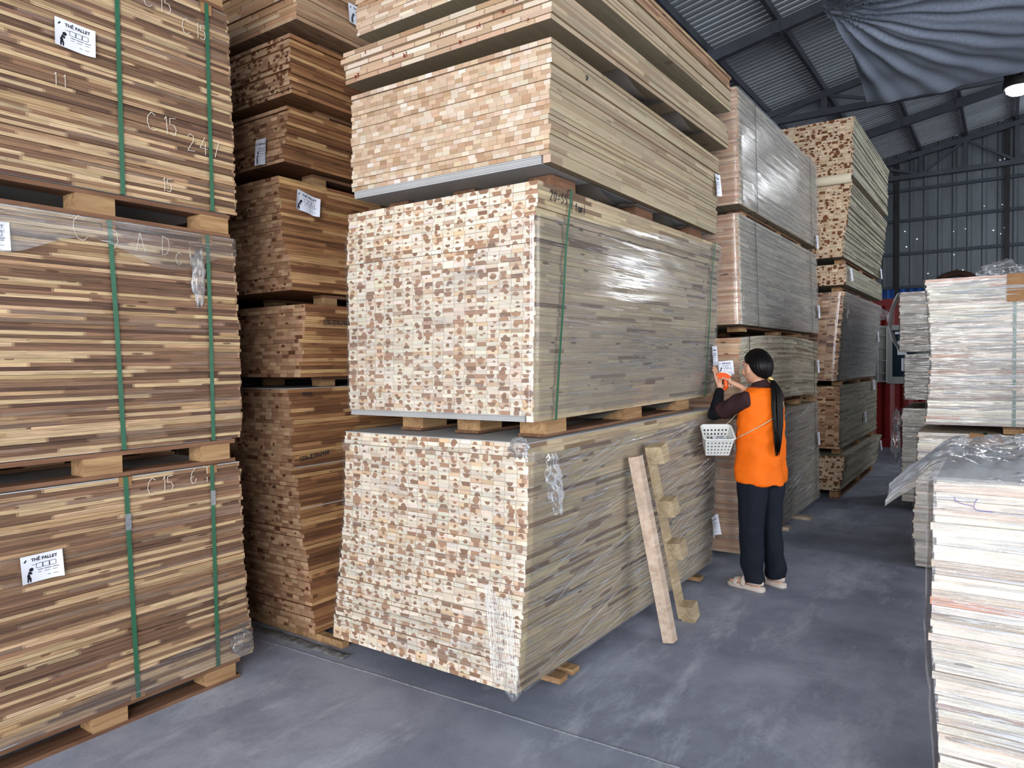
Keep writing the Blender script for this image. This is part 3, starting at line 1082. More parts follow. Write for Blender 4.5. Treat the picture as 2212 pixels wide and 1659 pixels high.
def film(p, mat, name='stretch_wrap', top=lambda s: 1.0, bot=lambda s: 0.0, s0=0.0, s1=None, o=0.013, nu=110, nv=40, amp=0.003, seed=0, left=False, over=0.0):
    """wrap running round the pack: s = metres along front face (left to right), then along the long side"""
    W, L = p.W, p.L
    s1 = (W + L) if s1 is None else s1

    def fn(u, v):
        s = s0 + (s1 - s0) * u
        f = bot(s) + (top(s) - bot(s)) * v
        dx, dy = p.off(min(1, max(0, f)))
        b = 0.0
        nz = mnoise.noise(Vector((s * 2.2 + seed, f * 26, seed))) * 0.6 + mnoise.noise(Vector((s * 5 + f * 8, f * 9, seed + 5))) * 0.4
        d = o + 0.5 * amp * nz
        c = 0.02
        if s < W - c:
            return Vector((dx - W + s, dy - d, f * p.H + b))
        if s < W + c:
            a = (s - (W - c)) / (2 * c) * PI / 2
            return Vector((dx - c + (c + d) * math.sin(a), dy + c - (c + d) * math.cos(a), f * p.H + b))
        yy = s - W
        zb = p.bow * 4 * (yy / L) * (1 - yy / L) if p.bow else 0
        return Vector((dx + d, dy + yy, f * p.H + zb))

    def uvf(u, v):
        s = s0 + (s1 - s0) * u
        f = bot(s) + (top(s) - bot(s)) * v
        return (s, f * p.H)
    return link(name, grid_mesh(name, fn, nu, nv, uvf), p.root, M[mat])


def folds(p, n, slope, s_rng, f_rng, l_rng, seed, mat='fold', w=(0.0012, 0.0034), o=0.0165, conv=None, left=False):
    """pulled folds of the wrap: thin raised film ridges, added and whitened for its light streaks"""
    r = random.Random(seed)
    W, L = p.W, p.L

    def at(s, f, d):
        dx, dy = p.off(min(1, max(0, f)))
        if s < W:
            return Vector((dx - W + s, dy - d, f * p.H)), Vector((0, -1, 0))
        yy = s - W
        zb = p.bow * 4 * (yy / L) * (1 - yy / L) if p.bow else 0
        return Vector((dx + d, dy + yy, f * p.H + zb)), Vector((1, 0, 0))
    vs, fs = [], []
    for _ in range(n):
        s, f = r.uniform(*s_rng), r.uniform(*f_rng)
        ln = r.uniform(*l_rng)
        sl = r.gauss(*slope)
        if conv:
            sl = ((conv[1] - f) * p.H / max(0.3, conv[0] - s)) if s < conv[0] else 0
        k = max(4, int(ln / 0.07))
        w0 = r.uniform(*w)
        b0 = len(vs)
        m = 0
        for i in range(k + 1):
            t = i / k
            ss = s + ln * t
            ff = f + (sl * ln * t + 0.0018 * math.sin(t * 9 + s * 7)) / p.H
            if ss > s_rng[1] + 0.02 or not (f_rng[0] - 0.01 <= ff <= f_rng[1] + 0.01):
                break
            if abs(ss - W) < 0.03:
                continue
            c, nn = at(ss, ff, o)
            ww = w0 * (0.25 + math.sin(PI * t)) * (0.8 + 0.4 * r.random())
            vs += [c - Vector((0, 0, ww)), c + nn * (0.0012 + 0.5 * ww), c + Vector((0, 0, ww))]
            m += 1
        for i in range(m - 1):
            a = b0 + 3 * i
            fs += [(a, a + 3, a + 4, a + 1), (a + 1, a + 4, a + 5, a + 2)]
    ob = MB().add(vs, fs).build('film_glint_folds', M[mat], p.root)  # folds whitened to draw the wrap's light streaks
    ob['kind'] = 'stuff'
    return ob


def crumple(name, c, size, mat, parent=None, seed=0, n=26, rough=0.5):
    """crumpled lump of loose film"""
    cx, cy, cz = c
    sx, sy, sz = size

    def fn(u, v):
        th, ph = u * 2 * PI, (v - 0.5) * PI * 0.98
        d = Vector((math.cos(ph) * math.cos(th), math.cos(ph) * math.sin(th), math.sin(ph)))
        r = 1 + rough * mnoise.noise(d * 2.1 + Vector((seed, 0, 0))) + rough * 0.6 * abs(mnoise.noise(d * 6 + Vector((seed, 3, 0)))) + 0.2 * mnoise.noise(d * 13)
        return Vector((cx + sx * d.x * r, cy + sy * d.y * r, cz + sz * d.z * r))
    return link(name, grid_mesh(name, fn, n * 2, n, lambda u, v: (u * 0.6, v * 0.4)), parent, M[mat])


# ------------------------------------------------------------------ handwriting and tags
GL = {
    'C': [[(0.85, 0.85), (0.5, 1), (0.15, 0.75), (0.05, 0.4), (0.25, 0.05), (0.6, 0.0), (0.9, 0.15)]],
    '1': [[(0.3, 0.8), (0.5, 1), (0.5, 0)]],
    '5': [[(0.8, 1), (0.25, 0.95), (0.2, 0.6), (0.6, 0.6), (0.8, 0.35), (0.6, 0.02), (0.15, 0.08)]],
    '6': [[(0.75, 1), (0.35, 0.75), (0.15, 0.35), (0.35, 0.02), (0.7, 0.1), (0.78, 0.35), (0.5, 0.5), (0.2, 0.35)]],
    'T': [[(0.05, 0.95), (0.95, 1)], [(0.5, 0.97), (0.48, 0)]],
    '2': [[(0.1, 0.8), (0.35, 1), (0.7, 0.9), (0.7, 0.65), (0.1, 0.02), (0.85, 0.05)]],
    '0': [[(0.5, 1), (0.2, 0.8), (0.15, 0.3), (0.4, 0), (0.75, 0.2), (0.8, 0.75), (0.5, 1)]],
    '4': [[(0.6, 1), (0.1, 0.35), (0.9, 0.35)], [(0.65, 0.65), (0.65, 0)]],
    '9': [[(0.75, 0.7), (0.4, 0.5), (0.2, 0.75), (0.45, 1), (0.75, 0.8), (0.7, 0.3), (0.5, 0)]],
    '=': [[(0.1, 0.62), (0.9, 0.65)], [(0.1, 0.35), (0.9, 0.38)]],
    'x': [[(0.1, 0.6), (0.8, 0.05)], [(0.75, 0.62), (0.15, 0.02)]],
    't': [[(0.45, 0.95), (0.4, 0.1), (0.6, 0)], [(0.1, 0.62), (0.8, 0.65)]],
    'a': [[(0.75, 0.55), (0.4, 0.62), (0.15, 0.3), (0.4, 0), (0.7, 0.2), (0.75, 0.6), (0.8, 0)]],
    'm': [[(0.05, 0), (0.08, 0.6), (0.3, 0.62), (0.4, 0.05), (0.45, 0.55), (0.75, 0.6), (0.85, 0)]],
    'S': [[(0.8, 0.9), (0.4, 1), (0.2, 0.75), (0.7, 0.4), (0.65, 0.08), (0.15, 0.08)]],
    'P': [[(0.2, 0), (0.25, 1), (0.7, 0.95), (0.75, 0.6), (0.25, 0.5)]],
    'D': [[(0.15, 0), (0.2, 1), (0.7, 0.85), (0.8, 0.4), (0.5, 0.03), (0.15, 0)]],
    'A': [[(0.05, 0), (0.45, 1), (0.85, 0)], [(0.2, 0.4), (0.7, 0.4)]],
    '(': [[(0.6, 1.1), (0.35, 0.5), (0.6, -0.1)]], ')': [[(0.35, 1.1), (0.6, 0.5), (0.35, -0.1)]],
    '7': [[(0.1, 0.95), (0.85, 1), (0.4, 0)]], 'i': [[(0.5, 0.6), (0.5, 0)], [(0.5, 0.85), (0.5, 0.78)]], ' ': [],
}


def scribble(p, text, y, z, size, mat, wd=0.004, face='side', slant=0.0, o=0.004, space=0.92, rise=0.0, asp=0.62, x=0):
    """hand lettering drawn on the pack: thin raised strokes"""
    m = MB()
    cur = 0.0
    for ch in text:
        for st in GL.get(ch, []):
            q = []
            for (a, b) in st:
                aa = cur + (a + slant * b) * size * asp
                bb = b * size + rise * aa
                f = min(1, max(0, (z + bb) / p.H))
                dx, dy = p.off(f)
                q.append(Vector((dx + o, y + aa, z + bb)) if face == 'side' else Vector((x + aa, dy - o, z + bb)))
            for a, b in zip(q[:-1], q[1:]):
                m.beam(a, b, 0.0016 if face == 'side' else wd, wd if face == 'side' else 0.0016, (0, 0, 1))
        cur += size * asp * space * (0.5 if ch in '1i ' else 1.15)
    o_ = m.build('handwriting', M[mat], p.root)
    o_['label'] = 'handwritten marking'
    o_['kind'] = 'stuff'
    return o_


_font_cache = {}


def text_mesh(s, size, bold=0.0):
    key = (s, size, bold)
    if key not in _font_cache:
        cu = bpy.data.curves.new('printed_text', 'FONT')
        cu.body = s
        cu.size = size
        cu.align_x = 'CENTER'
        cu.resolution_u = 2
        cu.offset = bold
        ob = bpy.data.objects.new('tmp_text', cu)
        COL.objects.link(ob)
        dg = bpy.context.evaluated_depsgraph_get()
        me = bpy.data.meshes.new_from_object(ob.evaluated_get(dg))
        co = [tuple(v.co) for v in me.vertices]
        fc = [tuple(q.vertices) for q in me.polygons]
        bpy.data.objects.remove(ob)
        bpy.data.curves.remove(cu)
        bpy.data.meshes.remove(me)
        _font_cache[key] = (co, fc)
    return _font_cache[key]


def tag_paper(parent, mat4, w=0.21, h=0.148, curl=0.012, seed=0, name='pallet_tag', portrait=False, dirty=0.0):
    """printed pallet tag, local x right, y up, z towards the reader"""
    if portrait:
        w, h = min(w, h), max(w, h)

    def bend(x, y):
        a, b = x / w + 0.5, y / h + 0.5
        return curl * (0.9 * max(0, a - 0.72) ** 2 * 12 * (0.4 + 0.6 * (1 - b)) + 0.6 * max(0, 0.25 - a) ** 2 * 14 * (1 - b)) + curl * 0.25 * math.sin(a * 5 + seed) * (1 - b)
    k = 12
    root = link(name, grid_mesh(name, lambda u, v: Vector(((u - 0.5) * w, (v - 0.5) * h, bend((u - 0.5) * w, (v - 0.5) * h))), k, k), parent, M['paper'])
    root.matrix_local = mat4
    m = MB()
    ts = 0.024 * (w / 0.21)
    co, fc = text_mesh('TH\u1eba PALLET', ts, 0.0006)
    tx, ty = w * 0.06, h * 0.27
    m.add([(x + tx, y + ty, bend(x + tx, y + ty) + 0.0009) for x, y, z in co], fc)

    def bar(x0, x1, y0, y1):
        n = max(1, int((x1 - x0) / 0.01))
        for i in range(n):
            a, b = x0 + (x1 - x0) * i / n, x0 + (x1 - x0) * (i + 1) / n
            m.add([(a, y0, bend(a, y0) + 0.0009), (b, y0, bend(b, y0) + 0.0009), (b, y1, bend(b, y1) + 0.0009), (a, y1, bend(a, y1) + 0.0009)], [(0, 1, 2, 3)])
    lw = 0.0008
    for i in range(3):
        cx = w * (-0.06 + 0.16 * i)
        for (a, b, c, d) in ((-1, 1, -1, -1), (-1, 1, 1, 1)):
            bar(cx - 0.011, cx + 0.011, h * 0.08 + c * 0.009 - lw, h * 0.08 + c * 0.009 + lw)
        for sg in (-1, 1):
            bar(cx + sg * 0.011 - lw, cx + sg * 0.011 + lw, h * 0.08 - 0.009, h * 0.08 + 0.009)
    for i, (x0, x1) in enumerate(((-0.10, 0.02), (0.05, 0.22), (0.25, 0.40))):
        bar(w * x0, w * x1, -h * 0.08 - 0.0012, -h * 0.08 + 0.0012)
        bar(w * x0, w * (x1 - 0.03), -h * 0.17 - 0.0008, -h * 0.17 + 0.0008)
    for (x0, x1) in ((0.12, 0.2), (0.26, 0.38)):
        bar(w * x0, w * x1, -h * 0.33 - 0.0008, -h * 0.33 + 0.0008)
    bar(-w * 0.24, -w * 0.12, h * 0.13, h * 0.145)
    # small dark worker figure and a corner emblem
    for (cx, cy, rx, ry, a) in ((-0.31, -0.12, 0.030, 0.05, 0.0), (-0.33, -0.26, 0.04, 0.11, 0.1), (-0.26, -0.02, 0.055, 0.07, 0.4), (-0.35, -0.38, 0.022, 0.10, 0), (-0.29, -0.38, 0.022, 0.10, 0), (-0.27, -0.15, 0.03, 0.045, -0.6), (-0.40, 0.30, 0.03, 0.028, 0.6), (-0.38, 0.34, 0.018, 0.035, -0.5)):
        ring = []
        for q in range(10):
            th = 2 * PI * q / 10
            ex, ey = rx * w * math.cos(th), ry * h * math.sin(th)
            x, y = cx * w + ex * math.cos(a) - ey * math.sin(a), cy * h + ex * math.sin(a) + ey * math.cos(a)
            ring.append((x, y, bend(x, y) + 0.001))
        m.add(ring, [tuple(range(10))])
    pr = m.build('print', M['ink'], root)
    pr['kind'] = 'stuff'
    return root


def mat_face(x_axis, y_axis, loc):
    X, Y = Vector(x_axis).normalized(), Vector(y_axis).normalized()
    Z = X.cross(Y)
    return Matrix(((X.x, Y.x, Z.x, loc[0]), (X.y, Y.y, Z.y, loc[1]), (X.z, Y.z, Z.z, loc[2]), (0, 0, 0, 1)))


def tag_side(p, y, f, w=0.21, h=0.148, rot=0.0, o=0.012, **kw):
    dx = p.off(f)[0]
    c, s = math.cos(rot), math.sin(rot)
    return tag_paper(p.root, mat_face((0, c, s), (0, -s, c), (dx + o, y, f * p.H)), w, h, **kw)


def tag_front(p, x, f, w=0.21, h=0.148, rot=0.0, o=0.012, **kw):
    dy = p.off(f)[1]
    c, s = math.cos(rot), math.sin(rot)
    return tag_paper(p.root, mat_face((c, 0, s), (-s, 0, c), (x, dy - o, f * p.H)), w, h, **kw)


# ------------------------------------------------------------------ pallets


def pallet(label, N_, z0, z1, xs, ys, L=2.44, W=1.2, bw=0.10, bl=0.16, base=True, deck=True, mat='pallet', rot=0.0, inset=0.02, runner_y=None, group=None, deck_t=0.02, base_t=0.018, tilt=0.0):
    t = empty('pallet', (N_[0], N_[1], z0), rot, label, 'pallet', group)
    t.rotation_euler = (tilt, 0, rot)
    H = z1 - z0 - 0.0025
    zb = base_t if base else 0.0
    zt = H - (deck_t if deck else 0.0)
    ylo, yhi = (min(ys) - bl / 2, max(ys) + bl / 2) if runner_y is None else runner_y
    for x in xs:
        if base:
            MB().box2((x - bw / 2, ylo, 0), (x + bw / 2, yhi, base_t)).build('bottom_board', M['pallet_red'], t)
        if deck:
            MB().box2((x - bw / 2, ylo, zt), (x + bw / 2, yhi, H)).build('deck_board', M['pallet_red'], t)
        for y in ys:
            s = 0.9 + 0.2 * random.random()
            MB().box2((x - bw / 2 + 0.004, y - bl / 2 * s, zb), (x + bw / 2 + 0.004 * random.random(), y + bl / 2 * s, zt)).build('block', M[mat], t)
    return t
# ------------------------------------------------------------------ stack on the left: three strapped packs of striped acacia board
LX, LY = -3.155, -0.26
zL = [(0.105, 1.085), (1.205, 2.19), (2.31, 3.29)]
G_L = 'striped acacia packs in the left stack'
pr = [(0, 0.004, 0.045), (0.05, 0.004, 0.05), (0.3, 0.0, 0.02), (1, 0, -0.005)]
L1 = pack('board_pack', 'bottom striped acacia board pack of left stack, chalked C15, standing near the floor', (LX, LY), *zL[0], 62, 'acacia', prof=pr, jit=0.004, pool=40, top_sheet=True, group=G_L)
L2 = pack('board_pack', 'middle striped acacia board pack of left stack, film over its chalked top edge', (LX, LY), *zL[1], 62, 'acacia', prof=[(0, 0, 0.01), (0.5, 0.004, 0.012), (1, 0, -0.01)], jit=0.004, pool=40, top_sheet=True, group=G_L)
L3 = pack('board_pack', 'upper striped acacia board pack of left stack with white pallet tag', (LX, LY), *zL[2], 62, 'acacia', prof=[(0, 0, 0.012), (1, 0, -0.012)], jit=0.003, pool=40, group=G_L)
L4_ = pack('board_pack', 'striped acacia boards at the very top of left stack, cut by the picture edge', (LX, LY), 3.40, 3.62, 12, 'acacia', jit=0.003, pool=12, group=G_L)
for (p, ya, yb) in ((L1, 1.606, 2.018), (L2, 1.568, 2.024), (L3, 1.626, 2.048)):
    strap_side(p, ya - LY, 0.020, seal=0.80 if p is L1 else None, dy_=0.028 if p is L1 else (0.036 if p is L2 else 0.003))
    strap_side(p, yb - LY, 0.020, seal=0.84 if p is L1 else None, dy_=0.006)
    protector_side(p, ya - LY)
    protector_side(p, yb - LY)
protector_side(L1, 1.634 - LY, 0.0, 0.062, 0.035)
for p in (L2, L3):
    MB().box2((-1.2, 0.02, -0.0012), (-0.005, 2.40, 0.0)).build('cover_sheet', M['sheet_grey'], p.root)
# pallets of the left stack
YA, YB2 = 1.535 - LY, 2.07 - LY
for i, (a, b, lb) in enumerate(((0.0, 0.103, 'pallet on the floor under the left acacia stack'), (1.089, 1.203, 'pallet between bottom and middle packs of the left acacia stack'), (2.194, 2.308, 'pallet between middle and upper packs of the left acacia stack'), (3.294, 3.398, 'pallet at the top of the left acacia stack'))):
    pallet(lb, (LX, LY), a, b, [-0.06, -0.6, -1.13], [0.4, 0.95, YA - 0.015, YB2 - (0.02 if i < 2 else 0)], bw=0.11, bl=0.155, inset=0, runner_y=(0.05, YB2 + 0.085), deck_t=0.02, base_t=0.018, group='pallets of the left stack')
scribble(L1, 'C15', 1.70 - LY, 0.885, 0.075, 'chalk', 0.0022, rise=0.0, o=0.008, space=1.1)
scribble(L1, '6T', 1.90 - LY, 0.905, 0.075, 'chalk', 0.0022, o=0.008, space=1.3)
scribble(L2, 'C', 1.425 - LY, 0.885, 0.10, 'chalk', 0.0022, o=0.008, slant=-0.2)
scribble(L2, 'DADi', 1.56 - LY, 0.865, 0.085, 'chalk', 0.0022, o=0.008, space=1.9)
scribble(L2, 'C1', 1.86 - LY, 0.83, 0.055, 'chalk', 0.0022, o=0.008, space=1.5)
scribble(L3, 'C15', 1.745 - LY, 0.31, 0.08, 'chalk', 0.0022, o=0.008, slant=-0.1, space=1.2)
scribble(L3, '247', 1.93 - LY, 0.26, 0.08, 'chalk', 0.0022, o=0.008, space=1.1)
scribble(L3, 'C15', 1.74 - LY, 0.855, 0.075, 'chalk', 0.0022, o=0.008, space=1.2)
scribble(L3, 'C15', 1.92 - LY, 0.80, 0.07, 'chalk', 0.0022, o=0.008, space=1.2)
scribble(L3, '11', 1.36 - LY, 0.39, 0.05, 'chalk', 0.0022, o=0.008, space=2.2)
scribble(L3, '15', 1.80 - LY, 0.05, 0.06, 'chalk', 0.0022, o=0.008, space=1.2)
tag_side(L3, 1.45 - LY, 0.615, 0.155, 0.112, -0.04, seed=1)
tag_side(L1, 1.268 - LY, 0.685, 0.15, 0.108, 0.03, seed=2)
tag_side(L2, 1.115 - LY, 0.875, 0.15, 0.108, 0.0, seed=3)
tag_side(L4_, 2.05 - LY, 0.05, 0.15, 0.108, 0.0, seed=4)
# film remnants on the left packs
film(L2, 'film_flat', 'stretch_wrap', lambda s: 1.0, lambda s: 0.86 + 0.05 * math.sin(s * 9), s0=1.22 + 1.0, s1=1.22 + 2.44, o=0.016, nu=80, nv=26, seed=3)
film(L1, 'film_flat', 'stretch_wrap', lambda s: 0.05 + 0.13 * max(0, s - 2.6), lambda s: 0.004, s0=1.22 + 1.3, s1=1.22 + 2.43, o=0.016, nu=60, nv=10, seed=4)
crumple('loose_film', (0.012, 2.42, 0.075), (0.022, 0.055, 0.05), 'film_loose', L1.root, 2, 16)
crumple('loose_film', (0.012, 1.97 - LY, 0.78), (0.006, 0.03, 0.12), 'film_loose', L2.root, 7, 16)

# ------------------------------------------------------------------ stack behind the left one: plain brown boards
MY = 2.655
G_M = 'brown board packs behind the left stack'
M1 = pack('board_pack', 'tall lowest pile of brown boards standing on the floor behind the left stack', (-3.30, MY), 0.045, 1.43, 62, 'brown', W=1.2, stave=0.055, jit=0.006, pool=30, group=G_M,
          prof=[(0, 0.11, 0.005), (0.2, 0.085, 0), (0.42, 0.02, 0), (0.62, -0.02, 0), (0.64, -0.05, 0), (0.75, -0.04, 0), (0.9, -0.06, 0), (1, -0.09, 0)], top_sheet=True)
for z in (0.39, 0.70, 0.93):
    MB().box2((-1.19, 0.012, z - 0.0025), (0.004, 2.42, z + 0.0025)).build('cover_sheet', M['sheet_grey'], M1.root, loc=(M1.off(z / M1.H)[0], 0, 0))
M2 = pack('board_pack', 'short brown board pack resting on the tall floor pile, marked with black pen', (-3.22, MY), 1.495, 1.905, 19, 'brown', W=1.2, stave=0.06, prof=[(0, -0.05, 0), (0.3, -0.04, 0), (0.6, -0.01, 0.0), (1, 0.01, 0)], jit=0.007, pool=19, group=G_M)
M3 = pack('board_pack', 'brown board pack with a crumpled white tag hanging on its side', (-3.42, MY), 1.99, 2.645, 32, 'brown', W=1.2, stave=0.055, prof=[(0, 0.10, 0), (0.28, 0.08, 0), (0.45, 0.02, 0), (1, 0, 0)], jit=0.004, pool=26, group=G_M)
M4 = pack('board_pack', 'brown board pack with a white tag stapled on its end', (-3.33, MY), 2.72, 3.02, 15, 'brown', W=1.2, stave=0.055, prof=[(0, -0.05, 0), (0.4, -0.04, 0), (1, 0.015, 0)], jit=0.006, pool=15, group=G_M)
M5 = pack('board_pack', 'brown board pack with half-round dark heartwood ends, second from top', (-3.30, MY), 3.09, 3.41, 15, 'brown_heart', W=1.2, stave=0.05, prof=[(0, 0, 0), (1, 0.0, 0)], jit=0.008, pool=15, group=G_M)
M6 = pack('board_pack', 'pale smooth board pack on top of the brown stack behind', (-3.235, MY), 3.475, 3.80, 14, 'peach', W=1.2, L=2.44, stave=0.3, jit=0.004, pool=14, group=G_M)
pm = 'pallets of the brown stack'
for (a, b, x0, lb) in ((1.434, 1.493, -3.33, 'dark pallet under the short brown pack marked with pen'), (1.909, 1.986, -3.30, 'dark pallet under the brown pack with crumpled tag'), (2.649, 2.716, -3.38, 'dark pallet under the brown pack with tagged end'), (3.024, 3.086, -3.34, 'dark pallet under the brown pack with heartwood ends'), (3.414, 3.471, -3.30, 'dark pallet under the pale top pack of the brown stack')):
    pallet(lb, (x0, MY), a, b, [-0.12, -0.6, -1.1], [0.32, 1.2, 2.1], bw=0.10, bl=0.10, base=False, deck_t=0.018, mat='pallet', group=pm)
scribble(M2, 'S20x1220x2400', 0.12, 0.30, 0.024, 'pen', 0.003, o=0.012, space=0.95)
scribble(M1, 'S20x1220x2400', 0.03, 0.965, 0.026, 'pen', 0.003, o=0.016, space=0.95, rise=0.1)
scribble(M1, '99T25', 0.09, 1.335, 0.022, 'pen', 0.003, o=0.016, space=0.95)
tag_side(M3, 0.175, 0.80, 0.16, 0.115, -0.22, curl=0.05, seed=5, o=0.018)
tag_front(M4, -0.22, 0.26, 0.148, 0.105, -0.03, curl=0.02, seed=6, o=0.016, portrait=True)
tag_side(M6, 0.45, 0.55, 0.16, 0.115, 0.0, seed=7)
M['rubble'] = plain('crumbled_mortar', (112, 110, 108), 0.95, 0, 0.1, 0.3, 20, 0.6)
def ridge(u, v):
    x = -4.3 + 1.42 * u
    a = PI * v
    h = 0.010 + 0.010 * mnoise.noise(Vector((x * 9, 0, 1))) + 0.006 * mnoise.noise(Vector((x * 30, v * 3, 2)))
    return Vector((x, 2.612 - (0.035 + 0.015 * mnoise.noise(Vector((x * 7, 4, 1)))) * math.cos(a), max(0.0, h) * math.sin(a) + 0.001))


ob = link('mortar_ridge', grid_mesh('mortar_ridge', ridge, 160, 8, smooth=False), None, M['rubble'])
tag(ob, 'crumbled grey mortar ridge on floor along the tall brown pile', 'rubble')
bt = MB().beam((-4.35, 2.73, 0.021), (-2.99, 2.70, 0.021), 0.05, 0.04).build('timber_batten', M['pallet'])
tag(bt, 'rough timber batten lying under the front of tall brown pile', 'batten')
bt = MB().beam((-4.38, 4.7, 0.021), (-3.1, 4.72, 0.021), 0.05, 0.04).build('timber_batten', M['pallet'])
tag(bt, 'rough timber batten lying under the rear of tall brown pile', 'batten')

# ------------------------------------------------------------------ central stack
G_C = 'packs of the central stack'
C1 = pack('board_pack', 'bottom film-wrapped pack of central stack with two timbers leaning on it', (-1.785, 2.60), 0.085, 1.195, 55, 'mixed', rot=-0.017, stave=0.068, jit=0.0028, pool=55, top_sheet=True, tilt=0.008, group=G_C,
          prof=[(0, 0.0, 0.0), (0.05, 0.006, 0.004), (0.3, 0.006, 0.05), (0.6, 0.01, 0.095), (1, 0.005, 0.122)], stray=((51, 0.0, -0.022), (50, -0.004, -0.012)))
C2 = pack('board_pack', 'film-wrapped pack with brown half-round block ends and green straps, marked 20 = 55', (-1.795, 2.775), 1.285, 2.375, 55, 'mixed', rot=-0.005, stave=0.068, jit=0.0028, pool=55, sheets=4, sheet_t=0.0075, tilt=0.008, group=G_C,
          prof=[(0, 0.004, 0.0), (0.3, 0.022, -0.01), (0.5, 0.037, -0.02), (0.7, 0.046, -0.028), (0.85, 0.053, -0.034), (0.9, 0.070, -0.036), (1, 0.078, -0.04)])
C3 = pack('board_pack', 'unwrapped pale pack with small peach block ends above the strapped pack', (-1.665, 2.745), 2.45, 2.98, 23, 'pale', rot=0.023, stave=0.046, jit=0.004, pool=23, sheets=5, sheet_t=0.0075, tilt=0.008, group=G_C, L=2.40,
          prof=[(0, 0.0, 0.0), (0.12, -0.004, 0.0), (1, 0.022, -0.02)], stray=((18, 0.010, -0.004), (19, 0.008, -0.004), (5, 0.009, 0)))
C4 = pack('board_pack', 'thin pile of seven pale boards with red pen marks above peach-ended pack', (-1.635, 2.715), 3.06, 3.225, 7, 'pale', L=2.46, W=1.285, rot=0.006, stave=0.16, jit=0.004, pool=7, tilt=0.008, group=G_C, stray=((4, 0.0, -0.03),))
C5 = pack('board_pack', 'pale boards above the thin pile near the top of central stack', (-1.63, 2.75), 3.315, 3.46, 8, 'pale', L=2.42, W=1.24, stave=0.10, jit=0.004, pool=8, tilt=0.008, group=G_C)
C6 = pack('board_pack', 'warm brown boards crowning the central stack under the roof', (-1.63, 2.75), 3.464, 3.56, 5, 'peach', L=2.42, W=1.24, stave=0.10, jit=0.006, pool=5, tilt=0.008, group=G_C)
pc = 'pallets of the central stack'
pallet('pallet between the two film-wrapped packs of the central stack', (-1.80, 2.70), 1.201, 1.283, [-0.085, -0.48, -0.86], [0.31, 1.2, 1.99], bw=0.15, bl=0.21, base=True, deck=False, group=pc, base_t=0.014, runner_y=(0.2, 2.2), tilt=0.008)
pallet('pallet blocks between strapped pack and peach-ended pack', (-1.74, 2.76), 2.381, 2.448, [-0.09, -0.55, -1.0], [0.27, 1.2, 2.05], bw=0.14, bl=0.22, base=False, deck=False, mat='pallet_red', group=pc, tilt=0.008)
pallet('bearers between peach-ended pack and thin pile of pale boards', (-1.75, 2.8), 2.985, 3.056, [-0.2, -0.6, -1.0], [0.5, 1.3, 2.0], bw=0.08, bl=0.10, base=False, deck=False, mat='pallet_red', group=pc, tilt=0.008)
pallet('bearers between thin pile and the topmost pale boards', (-1.75, 2.8), 3.229, 3.312, [-0.2, -0.6, -1.0], [0.5, 1.3, 2.0], bw=0.08, bl=0.10, base=False, deck=False, mat='pallet_red', group=pc, tilt=0.008)
pt = pallet('low pallet under the bottom wrapped pack of the central stack', (-1.80, 2.62), 0.0, 0.082, [-0.24, -0.6, -1.1], [0.36, 1.2, 2.2], bw=0.12, bl=0.12, base=True, deck=True, group=pc, runner_y=(0.25, 2.35), base_t=0.02, deck_t=0.02)
for y in (0.33, 0.45, 2.24):
    MB().box2((-0.2, y - 0.035, 0.018), (0.055, y + 0.035, 0.045)).build('bottom_board', M['pallet'], pt)
# kraft sheet sagging below the peach-ended and wrapped packs
M['kraft'] = plain('grey_brown_paper', (120, 112, 104), 0.8, 0, 0.2, 0.1, 4)
for (p, y0, y1, d, m_, x1) in ((C3, 0.46, 1.04, 0.055, 'kraft', -0.03), (C3, 1.38, 1.92, 0.05, 'kraft', -0.03), (C4, 0.68, 1.28, 0.05, 'kraft', 0.0), (C4, 1.48, 1.98, 0.045, 'kraft', 0.0), (C2, 0.40, 0.96, 0.03, 'kraft', -0.01), (C2, 1.30, 1.76, 0.035, 'kraft', -0.01)):
    link('cover_sheet', grid_mesh('cover_sheet', lambda u, v: Vector((-1.0 + (1.0 + x1) * u, y0 + (y1 - y0) * v, -0.003 - d * math.sin(PI * v) ** 2 * (0.25 + 0.75 * u ** 2))), 14, 24), p.root, M[m_])
# red pen ticks along the ends of the thin pile
rt = random.Random(12)
for (x_, z_, tx) in ((-1.20, 0.012, 'm11'), (-1.10, 0.105, 'x'), (-0.93, 0.055, 'P'), (-0.86, 0.034, '1m1'), (-0.62, 0.08, '71'), (-0.50, 0.012, 'm'), (-0.40, 0.055, 'x4'), (-0.26, 0.082, '11m'), (-0.16, 0.10, 'm1'), (-0.12, 0.012, 'x')):
    scribble(C4, tx, 0, z_, 0.022, 'redpen', 0.0028, face='front', x=x_, o=0.009 if z_ < 0.09 or z_ > 0.12 else 0.034)
# straps, writing
strap_side(C2, 3.0 - 2.775, 0.017, o=0.020, dy_=-0.055)
strap_side(C2, 5.02 - 2.775, 0.017, o=0.020, dy_=-0.03)
scribble(C2, '20=55', 0.045, 1.015, 0.045, 'pen', 0.0035, o=0.012, space=1.0)
scribble(C2, 'tam)', 0.275, 1.0, 0.042, 'pen', 0.0035, o=0.012, space=0.9)
scribble(C2, '(', 0.235, 1.0, 0.042, 'pen', 0.0035, o=0.012)
scribble(C3, 'SP', 0.30, 0.445, 0.022, 'pen', 0.003, o=0.010)
tag_side(C3, 2.33, 0.64, 0.15, 0.10, 0.05, curl=0.02, seed=8, o=0.014, portrait=True)
tag_side(C1, 2.45, 0.24, 0.15, 0.10, 0.1, curl=0.03, seed=9, o=0.022, portrait=True)
